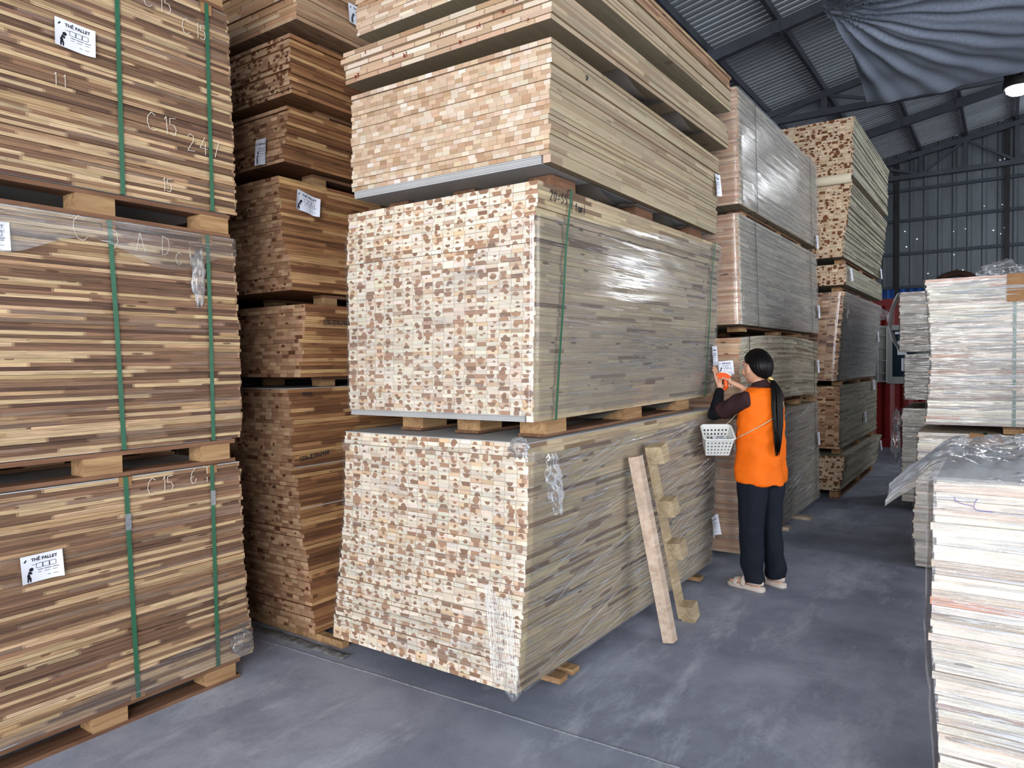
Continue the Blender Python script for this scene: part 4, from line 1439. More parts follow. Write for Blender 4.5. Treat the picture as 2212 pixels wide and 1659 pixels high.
# wraps
film(C2, 'film_flat', 'stretch_wrap', lambda s: (0.60 + 0.27 * max(0.0, (s - 0.55) / 0.67) if s < 1.22 else 0.87 + 0.05 * (s - 1.22) + 0.004 * math.sin(s * 13)), lambda s: 0.02, s0=0.0, seed=1, nu=170, nv=70, amp=0.006, o=0.014)
film(C2, 'film_diag', 'stretch_wrap', lambda s: 0.92 - 0.30 * min(1.0, s / 0.9), lambda s: 0.60, s0=0.0, s1=0.9, seed=11, nu=50, nv=20, amp=0.006, o=0.019)
film(C2, 'film_diag', 'stretch_wrap', lambda s: 0.42, lambda s: 0.02, s0=1.5, s1=3.64, seed=21, nu=80, nv=30, amp=0.005, o=0.019)
film(C1, 'film_diag', 'stretch_wrap', lambda s: 0.955 - 0.01 * math.sin(s * 5), lambda s: 0.07 - 0.07 * min(1, max(0, (s - 0.9) / 0.4)), s1=1.25, seed=2, nu=80, nv=60, amp=0.008, o=0.015)
film(C1, 'film_up', 'stretch_wrap', lambda s: 0.955 - 0.01 * math.sin(s * 5), lambda s: 0.0, s0=1.25, seed=2, nu=120, nv=70, amp=0.008, o=0.015)
film(C1, 'film_flat', 'stretch_wrap', lambda s: 0.965, lambda s: 0.925, s0=-0.0, s1=1.3, seed=12, nu=60, nv=6, amp=0.003, o=0.024)
crumple('loose_film', (-0.04, 0.105, 1.09), (0.05, 0.018, 0.04), 'film_loose', C1.root, 3, 18)
# loose rag of film hanging on the side of the bottom pack


def rag(u, v):
    y = 0.27 + (0.075 * (0.45 + 0.55 * math.sin(PI * min(1, v * 1.05)))) * (u - 0.5) * 2 + 0.06 * v
    z = 1.05 - 0.30 * v
    return Vector((0.030 + 0.012 * mnoise.noise(Vector((u * 7, v * 9, 2))) + 0.018 * math.sin(PI * u), y + 0.012 * mnoise.noise(Vector((v * 8, u * 3, 5))), z))


link('loose_film', grid_mesh('loose_film', rag, 24, 50, lambda u, v: (u * 0.2, v * 0.35)), C1.root, M['film_loose'])


def gathered(u, v):
    x = -0.20 + 0.15 * u + 0.10 * v
    z = 0.43 - 0.42 * v + 0.03 * math.sin(u * 7)
    f = z / C1.H
    return Vector((x, C1.off(max(0, f))[1] - 0.022 - 0.010 * abs(math.sin(u * 34 + v * 2)) - 0.006 * mnoise.noise(Vector((u * 12, v * 3, 1))), z))


link('loose_film', grid_mesh('loose_film', gathered, 90, 30, lambda u, v: (v * 0.6, u * 0.25)), C1.root, M['film_loose'])

folds(C2, 210, (0.0, 0.025), (1.25, 3.6), (0.10, 0.86), (0.15, 0.7), 61)
folds(C2, 60, (0.0, 0), (1.5, 3.4), (0.12, 0.50), (0.5, 1.6), 62, conv=(3.75, 0.16), w=(0.001, 0.0022))
folds(C2, 45, (-0.10, 0.12), (0.0, 1.2), (0.05, 0.58), (0.2, 0.8), 63, w=(0.0008, 0.0018))
folds(C1, 150, (0.20, 0.09), (1.25, 3.6), (0.02, 0.93), (0.25, 1.2), 64, o=0.0185)
folds(C1, 70, (-0.12, 0.05), (0.0, 1.2), (0.55, 0.93), (0.3, 1.0), 65, o=0.0185, w=(0.0008, 0.0018))
folds(C1, 60, (0.10, 0.05), (0.0, 1.2), (0.10, 0.50), (0.3, 1.0), 66, o=0.0185, w=(0.0008, 0.0018))
folds(C1, 40, (-0.03, 0.02), (0.0, 1.2), (0.06, 0.20), (0.4, 1.1), 67, o=0.0185, w=(0.001, 0.002))

# ------------------------------------------------------------------ stack beyond it, wrapped
G_D = 'wrapped packs beyond the central stack'
DX, DY = -1.685, 5.57
DL = 2.78
D1 = pack('board_pack', 'bottom film-wrapped pack behind the woman, slanting film streaks', (DX, DY), 0.05, 1.10, 46, 'core', L=DL, front='edge', jit=0.004, pool=20, group=G_D, prof=[(0, 0.015, 0), (1, 0, 0)])
D2 = pack('board_pack', 'unwrapped pack of bowed thin boards beside the woman\u2019s head', (DX, DY), 1.17, 1.735, 26, 'core', L=DL, front='edge', jit=0.006, pool=26, group=G_D, bow=0.045)
D3 = pack('board_pack', 'film-wrapped pack with dark straps above the bowed boards', (DX, DY), 1.84, 2.695, 38, 'core', L=DL, front='edge', jit=0.004, pool=20, group=G_D, prof=[(0, 0.006, 0), (1, -0.02, 0)])
D4 = pack('board_pack', 'topmost film-wrapped pack with bright glare, behind the central stack', (DX, DY), 2.765, 3.66, 40, 'core', L=DL, front='edge', jit=0.004, pool=20, group=G_D, prof=[(0, 0, 0), (1, -0.02, 0)])
for (a, b, lb) in ((0.0, 0.048, 'low pallet under the wrapped stack behind the woman'), (1.104, 1.165, 'pallet under the bowed thin boards'), (1.79, 1.836, 'pallet above the bowed thin boards'), (2.699, 2.761, 'pallet below the topmost glaring wrapped pack')):
    t = pallet(lb, (DX, DY), a, b, [-0.12, -0.6, -1.1], [0.3, 1.4, 2.2], bw=0.12, bl=0.12, base=False, deck=True, deck_t=0.015, group='pallets of the wrapped stack beyond')
    if a == 0.0:
        for y in (1.25, 1.80):
            MB().box2((-0.3, y - 0.05, 0.0), (0.14 if y > 1.5 else 0.07, y + 0.05, 0.03)).build('bottom_board', M['pallet_light'], t)
for p in (D4, D3):
    strap_side(p, 0.42, 0.013, 'strap_black', o=0.02)
    strap_side(p, 2.42, 0.013, 'strap_black', o=0.02)
strap_side(D1, 2.56, 0.012, 'strap_black', o=0.02)
for yy in (0.2, 2.56):
    zb = 0.045 * 4 * (yy / DL) * (1 - yy / DL)
    pts = [(-0.08, yy, 0.565 + zb + 0.003)] + [(0.014, yy, z + zb) for z in np.linspace(0.567, -0.002, 8)] + [(-0.07, yy, zb - 0.008)]
    path_ribbon('strap', pts, (0, 1, 0), 0.013, 0.0014, M['strap_black'], D2.root)
film(D4, 'film_milky', seed=31, nu=110, nv=60, amp=0.006)
film(D3, 'film_milky', seed=32, nu=110, nv=60, amp=0.006)
film(D1, 'film_up', seed=33, nu=90, nv=40, amp=0.006)
folds(D4, 300, (-0.02, 0.03), (1.25, 3.95), (0.03, 0.97), (0.12, 0.6), 71, w=(0.0015, 0.004))
folds(D3, 260, (-0.02, 0.03), (1.25, 3.95), (0.03, 0.97), (0.12, 0.6), 72, w=(0.0015, 0.004))
folds(D1, 120, (0.12, 0.05), (1.25, 3.95), (0.03, 0.97), (0.3, 1.3), 73, w=(0.0012, 0.003))
for (p, y, f) in ((D4, 2.62, 0.05), (D3, 2.70, 0.27), (D2, 2.66, 0.55), (D1, 2.66, 0.62)):
    tag_side(p, y, f, 0.14, 0.085, 0.08, curl=0.02, seed=y * 7 + f, o=0.024, portrait=True)

# ------------------------------------------------------------------ far stack with bold heartwood ends
G_E = 'packs of the far stack by the container'
EX, EY, EL = -1.50, 8.55, 2.8
E1 = pack('board_pack', 'lowest far pack with bold dark-centred ends next to the dark aisle', (EX, EY), 0.10, 0.485, 15, 'bold', L=EL, stave=0.06, jit=0.006, pool=15, group=G_E, prof=[(0, 0, 0), (1, 0.06, 0)])
E2 = pack('board_pack', 'dense far pack with two small hanging tags, second from floor', (EX, EY), 0.565, 1.258, 30, 'tan', L=EL, stave=0.09, jit=0.004, pool=20, group=G_E)
E3 = pack('board_pack', 'far film-wrapped pack leaning inward at its foot, beside the red container', (EX, EY), 1.32, 2.30, 42, 'tan', L=EL, stave=0.09, jit=0.005, pool=20, group=G_E, prof=[(0, -0.025, 0), (0.4, 0.0, 0), (1, 0.05, 0)])
E4 = pack('board_pack', 'small far pack of few boards above the film-wrapped far pack', (EX + 0.065, EY), 2.375, 2.60, 8, 'bold', L=EL, stave=0.06, jit=0.004, pool=8, group=G_E)
E5 = pack('board_pack', 'far pack stepped outward towards its top like stairs', (EX + 0.03, EY), 2.68, 3.47, 28, 'bold', L=EL, stave=0.06, jit=0.006, pool=28, group=G_E, prof=[(0, 0, 0), (0.2, 0.01, 0), (0.45, 0.04, 0), (0.6, 0.06, 0), (1, 0.09, 0)])
E6 = pack('board_pack', 'topmost far pack with bold brown and cream ends under the roof', (EX + 0.125, EY), 3.555, 4.175, 24, 'bold', L=EL, stave=0.06, jit=0.006, pool=24, group=G_E, prof=[(0, 0, 0), (0.8, 0.01, 0), (1, 0.03, 0)])
pe = 'pallets of the far stack'
for (a, b, x0, lb) in ((0.0, 0.098, EX, 'pallet on the floor under the lowest far pack'), (0.49, 0.561, EX, 'pallet above the lowest far pack'), (1.262, 1.316, EX, 'pallet under the far film-wrapped pack'), (2.304, 2.371, EX, 'pallet above the far film-wrapped pack'), (2.604, 2.676, EX + 0.03, 'pallet under the far stepped pack'), (3.474, 3.551, EX + 0.09, 'pallet under the topmost far pack')):
    pallet(lb, (x0, EY), a, b, [-0.07, -0.6, -1.1], [0.12 if a == 0 else 0.25, 1.4, 2.5], bw=0.10, bl=0.12, base=(a == 0.0), deck=True, deck_t=0.015, group=pe)
film(E3, 'film_flat', seed=41, nu=80, nv=40, amp=0.006)
folds(E3, 160, (-0.04, 0.04), (1.25, 3.98), (0.2, 0.97), (0.12, 0.6), 74, w=(0.0015, 0.004))
crumple('loose_film', (0.03, 2.80, 0.86), (0.10, 0.05, 0.07), 'film_loose', E3.root, 4, 16)
crumple('loose_film', (0.04, 0.25, 0.78), (0.012, 0.05, 0.13), 'film_loose', E3.root, 5, 16)
for (p, y, f) in ((E2, 2.3, 0.92), (E2, 1.6, 0.35), (E4, 0.12, 0.5), (E5, 2.7, 0.08), (E3, 2.6, 0.55), (E1, 2.7, 0.6)):
    tag_side(p, y, f, 0.14, 0.085, 0.08, curl=0.03, seed=y * 7 + f, o=0.024, portrait=True)
# foam roll lying between the two topmost far packs
M['foam'] = plain('cream_foam', (206, 192, 168), 0.8, 0, 0.2, 0.05, 6)
fr = empty('foam_roll', (EX + 0.10, EY - 0.055, 3.512), 0, 'cream foam roll lying between the two topmost far packs', 'roll')
MB().tube([(-0.72, 0, 0), (0.03, 0, 0)], 0.052, 20).build('foam', M['foam'], fr, True)
MB().tube([(0.028, 0, 0), (0.034, 0, 0)], 0.028, 16).build('core_shade_disc', M['ink'], fr, True)  # black disc painted for the shade inside the hollow

# ------------------------------------------------------------------ right-hand stacks, white film over long-edge boards
G_R = 'white film-wrapped packs on the right'
RL, RW = 1.22, 2.44        # boards lie across: long edge faces the viewer


def rpack(label, xl, y, z0, z1, n, **kw):
    kw.setdefault('L', RL)
    return pack('board_pack', label, (xl + RW, y), z0, z1, n, 'white', W=RW, front='edge', group=G_R, **kw)


R1 = rpack('nearest white film-wrapped pack at the right edge, blue pen mark on it', -0.145, 2.08, 0.12, 1.262, 60, L=0.74, jit=0.004, pool=40, prof=[(0, 0.02, 0), (0.35, 0.018, 0.0), (0.62, -0.004, 0), (0.8, -0.002, 0), (1, 0, 0)])
R2 = rpack('lower white film-wrapped pack standing behind the nearest one', -0.54, 6.05, 0.02, 1.015, 50, jit=0.006, pool=24, prof=[(0, 0.0, 0), (0.3, -0.012, 0), (0.7, 0.015, 0), (1, 0.02, 0)])
R3 = rpack('upper white film-wrapped pack with green strap and cardboard corner', -0.475, 6.05, 1.075, 2.13, 54, jit=0.006, pool=24, prof=[(0, 0.0, 0), (0.4, 0.035, 0), (0.75, 0.02, 0), (1, -0.005, 0)])
R4 = rpack('lowest wrapped pack of the farthest right stack by the aisle', -0.86, 8.3, 0.10, 1.05, 44, jit=0.006, pool=16)
R5 = rpack('short wrapped pack in the middle of the farthest right stack', -0.84, 8.3, 1.14, 1.60, 22, jit=0.006, pool=16)
R6 = rpack('top wrapped pack of the farthest right stack beside the container', -0.885, 8.3, 1.625, 2.23, 28, jit=0.006, pool=16)
for (a, b, xl, y, lb) in ((0.0, 0.117, -0.145, 2.08, 'pallet under the nearest right pack'), (1.02, 1.071, -0.50, 6.05, 'pallet between the two packs of the middle right stack'), (0.0, 0.097, -0.86, 8.3, 'pallet on the floor under the farthest right stack'), (1.055, 1.136, -0.85, 8.3, 'pallet between lower packs of the farthest right stack')):
    pallet(lb, (xl, y), a, b, [0.3, 1.1, 2.0] if a != 1.02 else [0.55, 1.2, 2.0], [0.1, 0.6, 1.1] if y > 3 else [0.1, 0.36, 0.62], bw=0.12, bl=0.12, base=(a == 0.0), deck=True, deck_t=0.015, group='pallets of the right stacks')
pallet('thin battens between upper packs of the farthest right stack', (-0.84, 8.3), 1.603, 1.622, [0.3, 1.1, 2.0], [0.3, 0.9], bw=0.10, bl=0.10, base=False, deck=False, group='pallets of the right stacks')
pallet('thin battens under the middle right stack', (-0.54, 6.05), 0.0, 0.018, [0.4, 1.1, 2.0], [0.3, 0.9], bw=0.10, bl=0.10, base=False, deck=False, group='pallets of the right stacks')
M['film_white'] = film_mat('glint_streaked_wrap', 0.02, 36, 6, 0.10, 0.8, 0.14, 1.0, 0.40, (250, 250, 255), 0.47, 0.62)  # extra white in the streaks paints the glare on this film
for i, p in enumerate((R1, R2, R3, R4, R5, R6)):
    film(p, 'film_white', s0=0.0, s1=2.44 + 0.3, seed=50 + i, nu=110, nv=60 if i < 3 else 30, amp=0.006)


for i, (p, n_) in enumerate(((R1, 460), (R2, 360), (R3, 460), (R4, 120), (R5, 80), (R6, 100))):
    folds(p, n_, (0.0, 0.012), (0.0, 2.42 if i else 1.2), (0.02 if i else 0.3, 0.985), (0.10, 0.5), 80 + i, 'fold_white', w=(0.0010, 0.0032) if i == 0 else (0.0016, 0.005))


def left_film(p, seed):
    def fn(u, v):
        dx, dy = p.off(v)
        y = -0.014 + u * (p.L + 0.014)
        return Vector((dx - RW - 0.014 - 0.006 * mnoise.noise(Vector((u * 6, v * 20, seed))), dy + y, v * p.H))
    return link('stretch_wrap', grid_mesh('stretch_wrap', fn, 40, 40, lambda u, v: (u * RL, v * p.H)), p.root, M['film_white'])


for i, p in enumerate((R1, R2, R3, R4, R5, R6)):
    left_film(p, 70 + i)
# straps and cardboard
strap_front(R3, -RW + 0.53, 0.02)
MB().box2((-RW + 0.485, -0.017, R3.H - 0.19), (-RW + 0.585, -0.013, R3.H + 0.004)).build('corner_protector', M['cardboard'], R3.root)
strap_front(R2, -RW + 0.43, 0.02)
cbm = MB()
cbm.add([(-RW + 0.33, -0.026, R2.H - 0.06), (-RW + 0.36, -0.026, R2.H - 0.10), (-RW + 0.50, -0.026, R2.H - 0.115), (-RW + 0.555, -0.026, R2.H - 0.06), (-RW + 0.52, -0.026, R2.H - 0.01), (-RW + 0.34, -0.026, R2.H + 0.01),
         (-RW + 0.33, -0.022, R2.H - 0.06), (-RW + 0.36, -0.022, R2.H - 0.10), (-RW + 0.50, -0.022, R2.H - 0.115), (-RW + 0.555, -0.022, R2.H - 0.06), (-RW + 0.52, -0.022, R2.H - 0.01), (-RW + 0.34, -0.022, R2.H + 0.01)],
        [(0, 1, 2, 3, 4, 5), (11, 10, 9, 8, 7, 6)] + [(i, 6 + i, 6 + (i + 1) % 6, (i + 1) % 6) for i in range(6)])
cbm.build('corner_protector', M['cardboard'], R2.root)
# blue pen mark on the nearest pack: a drooping line with two short upstrokes
bm_ = MB()
for st in ([(0.045, 1.225), (0.047, 1.215), (0.062, 1.210), (0.085, 1.206), (0.088, 1.199), (0.098, 1.196), (0.125, 1.197)], [(0.085, 1.206), (0.087, 1.216), (0.092, 1.225)]):
    for (a, b), (c, d) in zip(st[:-1], st[1:]):
        bm_.beam((-RW + a, -0.020, b - 0.12 - 0.008), (-RW + c, -0.020, d - 0.12 - 0.008), 0.0012, 0.0012)
o_ = bm_.build('handwriting', M['bluepen'], R1.root)
o_['label'] = 'blue pen mark'
o_['kind'] = 'stuff'
# loose sheets of film draped over the tops


def drape(u, v):
    # u across the pack top from the aisle corner to the right, v from the front edge backwards
    x = -RW - 0.10 + 1.3 * u
    y = -0.022 + 0.74 * v
    n1 = abs(mnoise.noise(Vector((u * 16, v * 7, 3))))
    n2 = abs(mnoise.noise(Vector((u * 34 + v * 9, v * 15, 7))))
    edge = min(1.0, v * 7)
    z = R1.H + 0.006 + edge * (0.030 * math.exp(-((u - 0.20) / 0.14) ** 2) + 0.030 * n1 + 0.016 * n2)
    if v < 0.06:
        z -= 0.012 * (1 - v / 0.06)
    if u < 0.077:
        k_ = (0.077 - u) / 0.077
        z -= 0.080 * k_ ** 1.3 + 0.015 * k_ * math.sin(v * 9)
        y = y * (1 - 0.75 * k_)
        x -= 0.01 * k_
    return Vector((x, y, z))


link('loose_film', grid_mesh('loose_film', drape, 150, 80, lambda u, v: (u * 1.3, v * 0.7)), R1.root, M['film_heap'])
crumple('loose_film', (-RW + 0.46, 0.12, R3.H + 0.03), (0.12, 0.09, 0.07), 'film_loose', R3.root, 8, 20)
crumple('loose_film', (-RW - 0.05, 0.0, 0.82), (0.035, 0.05, 0.10), 'film_loose', R4.root, 9, 18)
crumple('loose_film', (-RW - 0.06, 0.0, 0.60), (0.04, 0.05, 0.16), 'film_loose', R4.root, 10, 18)


def hang(u, v):
    return Vector((-RW - 0.02 - 0.09 * math.sin(v * PI) - 0.02 * mnoise.noise(Vector((u * 5, v * 6, 1))), -0.03 + 0.35 * u + 0.03 * mnoise.noise(Vector((v * 7, u * 2, 4))), 0.60 - 0.58 * v))


link('loose_film', grid_mesh('loose_film', hang, 24, 50, lambda u, v: (u * 0.4, v * 0.8)), R6.root, M['film_loose'])

# ------------------------------------------------------------------ timbers leaning on the bottom wrapped pack
t = empty('leaning_timber', (-1.515, 3.72, 0), 0, 'single square pale timber leaning against the bottom wrapped pack', 'timber')
MB().beam((0.0, 0.0, 0.012), (-0.185, -0.035, 1.03), 0.062, 0.062, (0, 1, 0)).build('beam', M['pallet_light'], t)
t = empty('pallet_runner', (-1.60, 4.12, 0), 0, 'pallet runner with four nailed blocks leaning on the bottom wrapped pack', 'timber')
a, b = Vector((0.0, 0.0, 0.02)), Vector((-0.105, -0.235, 1.07))
MB().beam(a, b, 0.085, 0.02, (1, 0, 0.1)).build('board', M['pallet_pale'], t)
d = (b - a).normalized()
sv = d.cross(Vector((1, 0, 0.1))).normalized()
un = sv.cross(d).normalized()
for f in (0.03, 0.405, 0.65, 0.955):
    c = a.lerp(b, f) + un * 0.052
    R_ = Matrix((sv, d, un)).transposed()
    MB().box(c, (0.09, 0.10, 0.082), R_).build('block', M['pallet_pale'], t)
# ------------------------------------------------------------------ the woman tagging the pack
def remeshed(mb, voxel, smooth_it=6, fac=0.5):
    me = mb.mesh('tmp_body')
    ob = bpy.data.objects.new('tmp_body', me)
    COL.objects.link(ob)
    r = ob.modifiers.new('r', 'REMESH')
    r.mode = 'VOXEL'
    r.voxel_size = voxel
    s = ob.modifiers.new('s', 'SMOOTH')
    s.iterations = smooth_it
    s.factor = fac
    dg = bpy.context.evaluated_depsgraph_get()
    out = bpy.data.meshes.new_from_object(ob.evaluated_get(dg))
    bpy.data.objects.remove(ob)
    bpy.data.meshes.remove(me)
    out.polygons.foreach_set('use_smooth', [True] * len(out.polygons))
    return out


def warp(me, fn):
    n = len(me.vertices)
    co = np.empty(n * 3, np.float32)
    me.vertices.foreach_get('co', co)
    co = co.reshape(-1, 3)
    me.update()
    nr = np.array([v.normal[:] for v in me.vertices])
    out = np.array([fn(Vector(c), Vector(q)) for c, q in zip(co, nr)], np.float32)
    me.vertices.foreach_set('co', out.ravel())
    me.update()
    return me


def cloth(name, rgb, rough=0.8, fine=220):
    k = N(name)
    tc = k.n('TexCoord').outputs['Object']
    f = k.noise(tc, fine, 2)
    g = k.noise(tc, 5, 3)
    c = k.mix(1.0, L4(*rgb), k.ramp(g, [(0.3, 0.9), (0.7, 1.06)]), 'MULTIPLY')
    return k.done(k.bsdf(c, rough, k.bump(f, 0.25, 0.001), 0, 0.2))


k = N('skin')
tcs = k.n('TexCoord').outputs['Object']
sk = k.noise(tcs, 14, 4)
M['skin'] = k.done(k.bsdf(k.mix(k.ramp(sk, [(0.3, 0), (0.7, 1)]), L4(206, 152, 122), L4(222, 172, 144)), 0.5, k.bump(k.noise(tcs, 260, 2), 0.1, 0.001), 0, 0.35))
k = N('black_hair')
tcs = k.n('TexCoord').outputs['Object']
mp = k.n('Mapping', ins={'Scale': (60, 60, 4)})
k.set(mp.inputs['Vector'], tcs)
hn = k.noise(mp.outputs[0], 4, 4)
M['hair'] = k.done(k.bsdf(k.mix(hn, L4(5, 4, 5), L4(20, 15, 15)), 0.32, k.bump(hn, 0.5, 0.003), 0, 0.14))
M['orange'] = cloth('orange_vest_cloth', (246, 112, 18), 0.7)
M['brown_cloth'] = cloth('dark_brown_cloth', (54, 34, 36), 0.8)
M['black_cloth'] = cloth('black_cloth', (20, 21, 26), 0.8)
M['navy_cloth'] = cloth('blue_black_trouser_cloth', (22, 27, 38), 0.75)
M['sandal'] = plain('cream_foam_rubber', (214, 198, 186), 0.6, 0, 0.3, 0.05, 20)
M['rubber_band'] = plain('yellow_hair_tie', (226, 192, 120), 0.6, 0, 0.3, 0.08, 40)
M['white_plastic'] = plain('white_plastic', (222, 222, 218), 0.4, 0, 0.5, 0.03, 10)
M['orange_plastic'] = plain('orange_plastic', (246, 92, 20), 0.35, 0, 0.5, 0.04, 10)
M['cord'] = plain('beige_cord', (206, 186, 156), 0.8, 0, 0.2, 0.1, 60)
M['eye'] = plain('eye_white', (230, 228, 224), 0.3, 0, 0.5, 0.0, 5)
M['lips'] = plain('lips', (176, 96, 88), 0.5, 0, 0.3, 0.05, 20)

PX, PY, PR = -1.375, 5.0, math.radians(160.6)
person = empty('person', (PX, PY, 0), PR, 'woman in orange vest and dark trousers with a long ponytail, tagging a wrapped pack', 'person')


def ell(c, rx, ry, n=28, sq=2.0, tilt=0.0):
    out = []
    for q in range(n):
        a = 2 * PI * q / n
        ca, sa = math.cos(a), math.sin(a)
        x = rx * math.copysign(abs(ca) ** (2 / sq), ca)
        y = ry * math.copysign(abs(sa) ** (2 / sq), sa)
        out.append(Vector((c[0] + x, c[1] + y, c[2] + tilt * x)))
    return out


LSH, LEL, LWR = Vector((-0.01, 0.160, 1.305)), Vector((0.25, 0.165, 1.185)), Vector((0.325, 0.012, 1.362))
RSH, REL, RWR = Vector((-0.01, -0.160, 1.305)), Vector((0.085, -0.225, 1.14)), Vector((0.195, -0.070, 1.365))
# --- body: one continuous surface (head, neck, trunk, arms, hands, legs, feet)
bd = MB()
HC = Vector((0.03, 0.0, 1.508))


def head_ring(t):
    # t -1 (chin) .. 1 (crown)
    z = HC.z + 0.112 * t
    w = math.sqrt(max(0.0, 1 - (abs(t) ** 2.3)))
    jaw = 1.0 if t > -0.1 else 1.0 - 0.18 * ((-0.1 - t) / 0.9)
    return [Vector((HC.x + 0.012 * (-t if t < 0 else 0) + 0.094 * w * math.cos(a) * (1.0 if math.cos(a) > 0 else 1.02), HC.y + 0.072 * w * jaw * math.sin(a), z)) for a in [2 * PI * q / 24 for q in range(24)]]


HROT = Matrix.Translation(HC) @ Matrix.Rotation(math.radians(-14), 4, 'Z') @ Matrix.Scale(1.05, 4) @ Matrix.Translation(-HC)
hd = MB()
hd.rings([head_ring(t) for t in np.linspace(-0.985, 0.99, 18)])
hd.tube([HC + Vector((0.088, 0, 0.022)), HC + Vector((0.104, 0, -0.008)), HC + Vector((0.112, 0, -0.024)), HC + Vector((0.09, 0, -0.034))], [0.007, 0.010, 0.013, 0.010], 10)   # nose
hd.ball(HC + Vector((0.064, 0, -0.086)), (0.024, 0.026, 0.018))                                   # chin
hd.ball(HC + Vector((0.078, 0, -0.056)), (0.014, 0.024, 0.009))                                   # mouth
for s in (1, -1):
    hd.ball(HC + Vector((0.074, 0.030 * s, 0.030)), (0.020, 0.026, 0.010))                        # brow
    hd.ball(HC + Vector((0.060, 0.040 * s, -0.028)), (0.030, 0.024, 0.026))                       # cheek
    hd.ball(HC + Vector((-0.004, 0.074 * s, -0.008)), (0.017, 0.009, 0.030))                      # ear
    hd.ball(HC + Vector((-0.002, 0.074 * s, -0.032)), (0.009, 0.008, 0.010))
bd.add([HROT @ Vector(v) for v in hd.v], hd.f)
bd.tube([(-0.02, 0, 1.30), (-0.005, 0, 1.36), (0.012, 0, 1.43)], [(0.058, 0.056), (0.050, 0.050), (0.052, 0.054)], 18)
bd.rings([ell((0, 0, z), a, b) for z, a, b in ((0.74, 0.085, 0.12), (0.84, 0.105, 0.15), (0.95, 0.095, 0.13), (1.05, 0.092, 0.125), (1.18, 0.10, 0.14), (1.28, 0.085, 0.145), (1.33, 0.06, 0.10), (1.36, 0.045, 0.055))])
for (sh, el, wr) in ((LSH, LEL, LWR), (RSH, REL, RWR)):
    bd.tube([sh * 0.8 + Vector((0, 0, 0.26)), sh, sh.lerp(el, 0.5), el, el.lerp(wr, 0.35), wr], [0.040, 0.046, 0.041, 0.035, 0.036, 0.024], 14)


def finger(pts, r0=0.0085, r1=0.0066):
    n = len(pts)
    bd.tube(pts, [r0 + (r1 - r0) * i / (n - 1) for i in range(n)], 8)
    bd.ball(pts[-1], r1, 8, 6)


# left hand: flat against the tag, fingers up
hl = LWR
u_ = Vector((0.16, 0.12, 1.0)).normalized()
f_ = Vector((1, 0.36, 0)).normalized()
s_ = u_.cross(f_).normalized()          # towards her left
pc_ = hl + u_ * 0.052 + f_ * 0.006
bd.tube([hl, hl + u_ * 0.025 + f_ * 0.004, pc_, hl + u_ * 0.088 + f_ * 0.01], [(0.021, 0.017), (0.030, 0.015), (0.038, 0.014), (0.036, 0.012)], 14, roll_up=tuple(f_))
for q, (o, ln) in enumerate(((-0.028, 0.066), (-0.009, 0.076), (0.010, 0.071), (0.028, 0.056))):
    b0 = hl + u_ * (0.084 - 0.10 * abs(o) * 0.5) + s_ * o + f_ * 0.010
    d0 = (u_ + s_ * o * 3.0).normalized()
    finger([b0, b0 + d0 * ln * 0.45 - f_ * 0.004, b0 + d0 * ln * 0.75 - f_ * 0.001, b0 + d0 * ln + f_ * 0.005])
b0 = hl + u_ * 0.035 - s_ * 0.026
finger([b0, b0 - s_ * 0.022 + u_ * 0.022 + f_ * 0.004, b0 - s_ * 0.034 + u_ * 0.048 + f_ * 0.008], 0.010, 0.0075)
# right hand: closed round the handle of the tagging gun
GX, GY = 0.300, -0.004                   # handle axis in her frame
pw = RWR
pcr = Vector((0.250, -0.040, 1.395))
bd.tube([pw, pw.lerp(pcr, 0.5), pcr, Vector((0.274, -0.030, 1.408))], [(0.021, 0.018), (0.028, 0.019), (0.034, 0.019), (0.032, 0.016)], 14)
for q, (zz, ln) in enumerate(((1.426, 1.0), (1.409, 1.05), (1.392, 1.0), (1.376, 0.85))):
    finger([Vector((0.270, -0.030, zz)), Vector((0.296, -0.034, zz)), Vector((0.322, -0.018, zz - 0.002)), Vector((0.324, 0.008 * ln, zz - 0.003)), Vector((0.306, 0.020 * ln, zz - 0.003))])
finger([Vector((0.255, -0.022, 1.412)), Vector((0.276, 0.006, 1.426)), Vector((0.300, 0.020, 1.437))], 0.010, 0.0075)
# legs and feet
for (s, hx) in ((1, 0.0), (-1, -0.035)):
    ax, ay = hx - 0.028, 0.098 * s
    bd.tube([(0, 0.075 * s, 0.80), (0.0, 0.08 * s, 0.72), (0.01 + hx * 0.5, 0.085 * s, 0.44), (hx - 0.012, 0.092 * s, 0.26), (ax, ay, 0.075), (ax - 0.004, ay, 0.05)], [0.080, 0.076, 0.052, 0.048, 0.032, 0.034], 14)
    dx, dy = (0.985, 0.05) if s == 1 else (0.99, -0.10)
    bd.tube([(ax - 0.035 * dx, ay, 0.052), (ax + 0.01, ay, 0.062), (ax + 0.07 * dx, ay + 0.07 * dy, 0.055), (ax + 0.13 * dx, ay + 0.13 * dy, 0.044), (ax + 0.165 * dx, ay + 0.165 * dy, 0.040)], [(0.027, 0.026), (0.030, 0.034), (0.036, 0.026), (0.042, 0.016), (0.034, 0.012)], 14)
    for q in range(5):
        o = (q - 2) * 0.016
        b0 = Vector((ax + 0.16 * dx, ay + 0.16 * dy + o, 0.040))
        bd.tube([b0, b0 + Vector((0.018, 0, -0.002)), b0 + Vector((0.03 - 0.006 * abs(q - (1 if s == -1 else 3)), 0, -0.005))], [0.010, 0.009, 0.006], 8)
link('body', remeshed(bd, 0.0042, 3, 0.4), person, M['skin'])
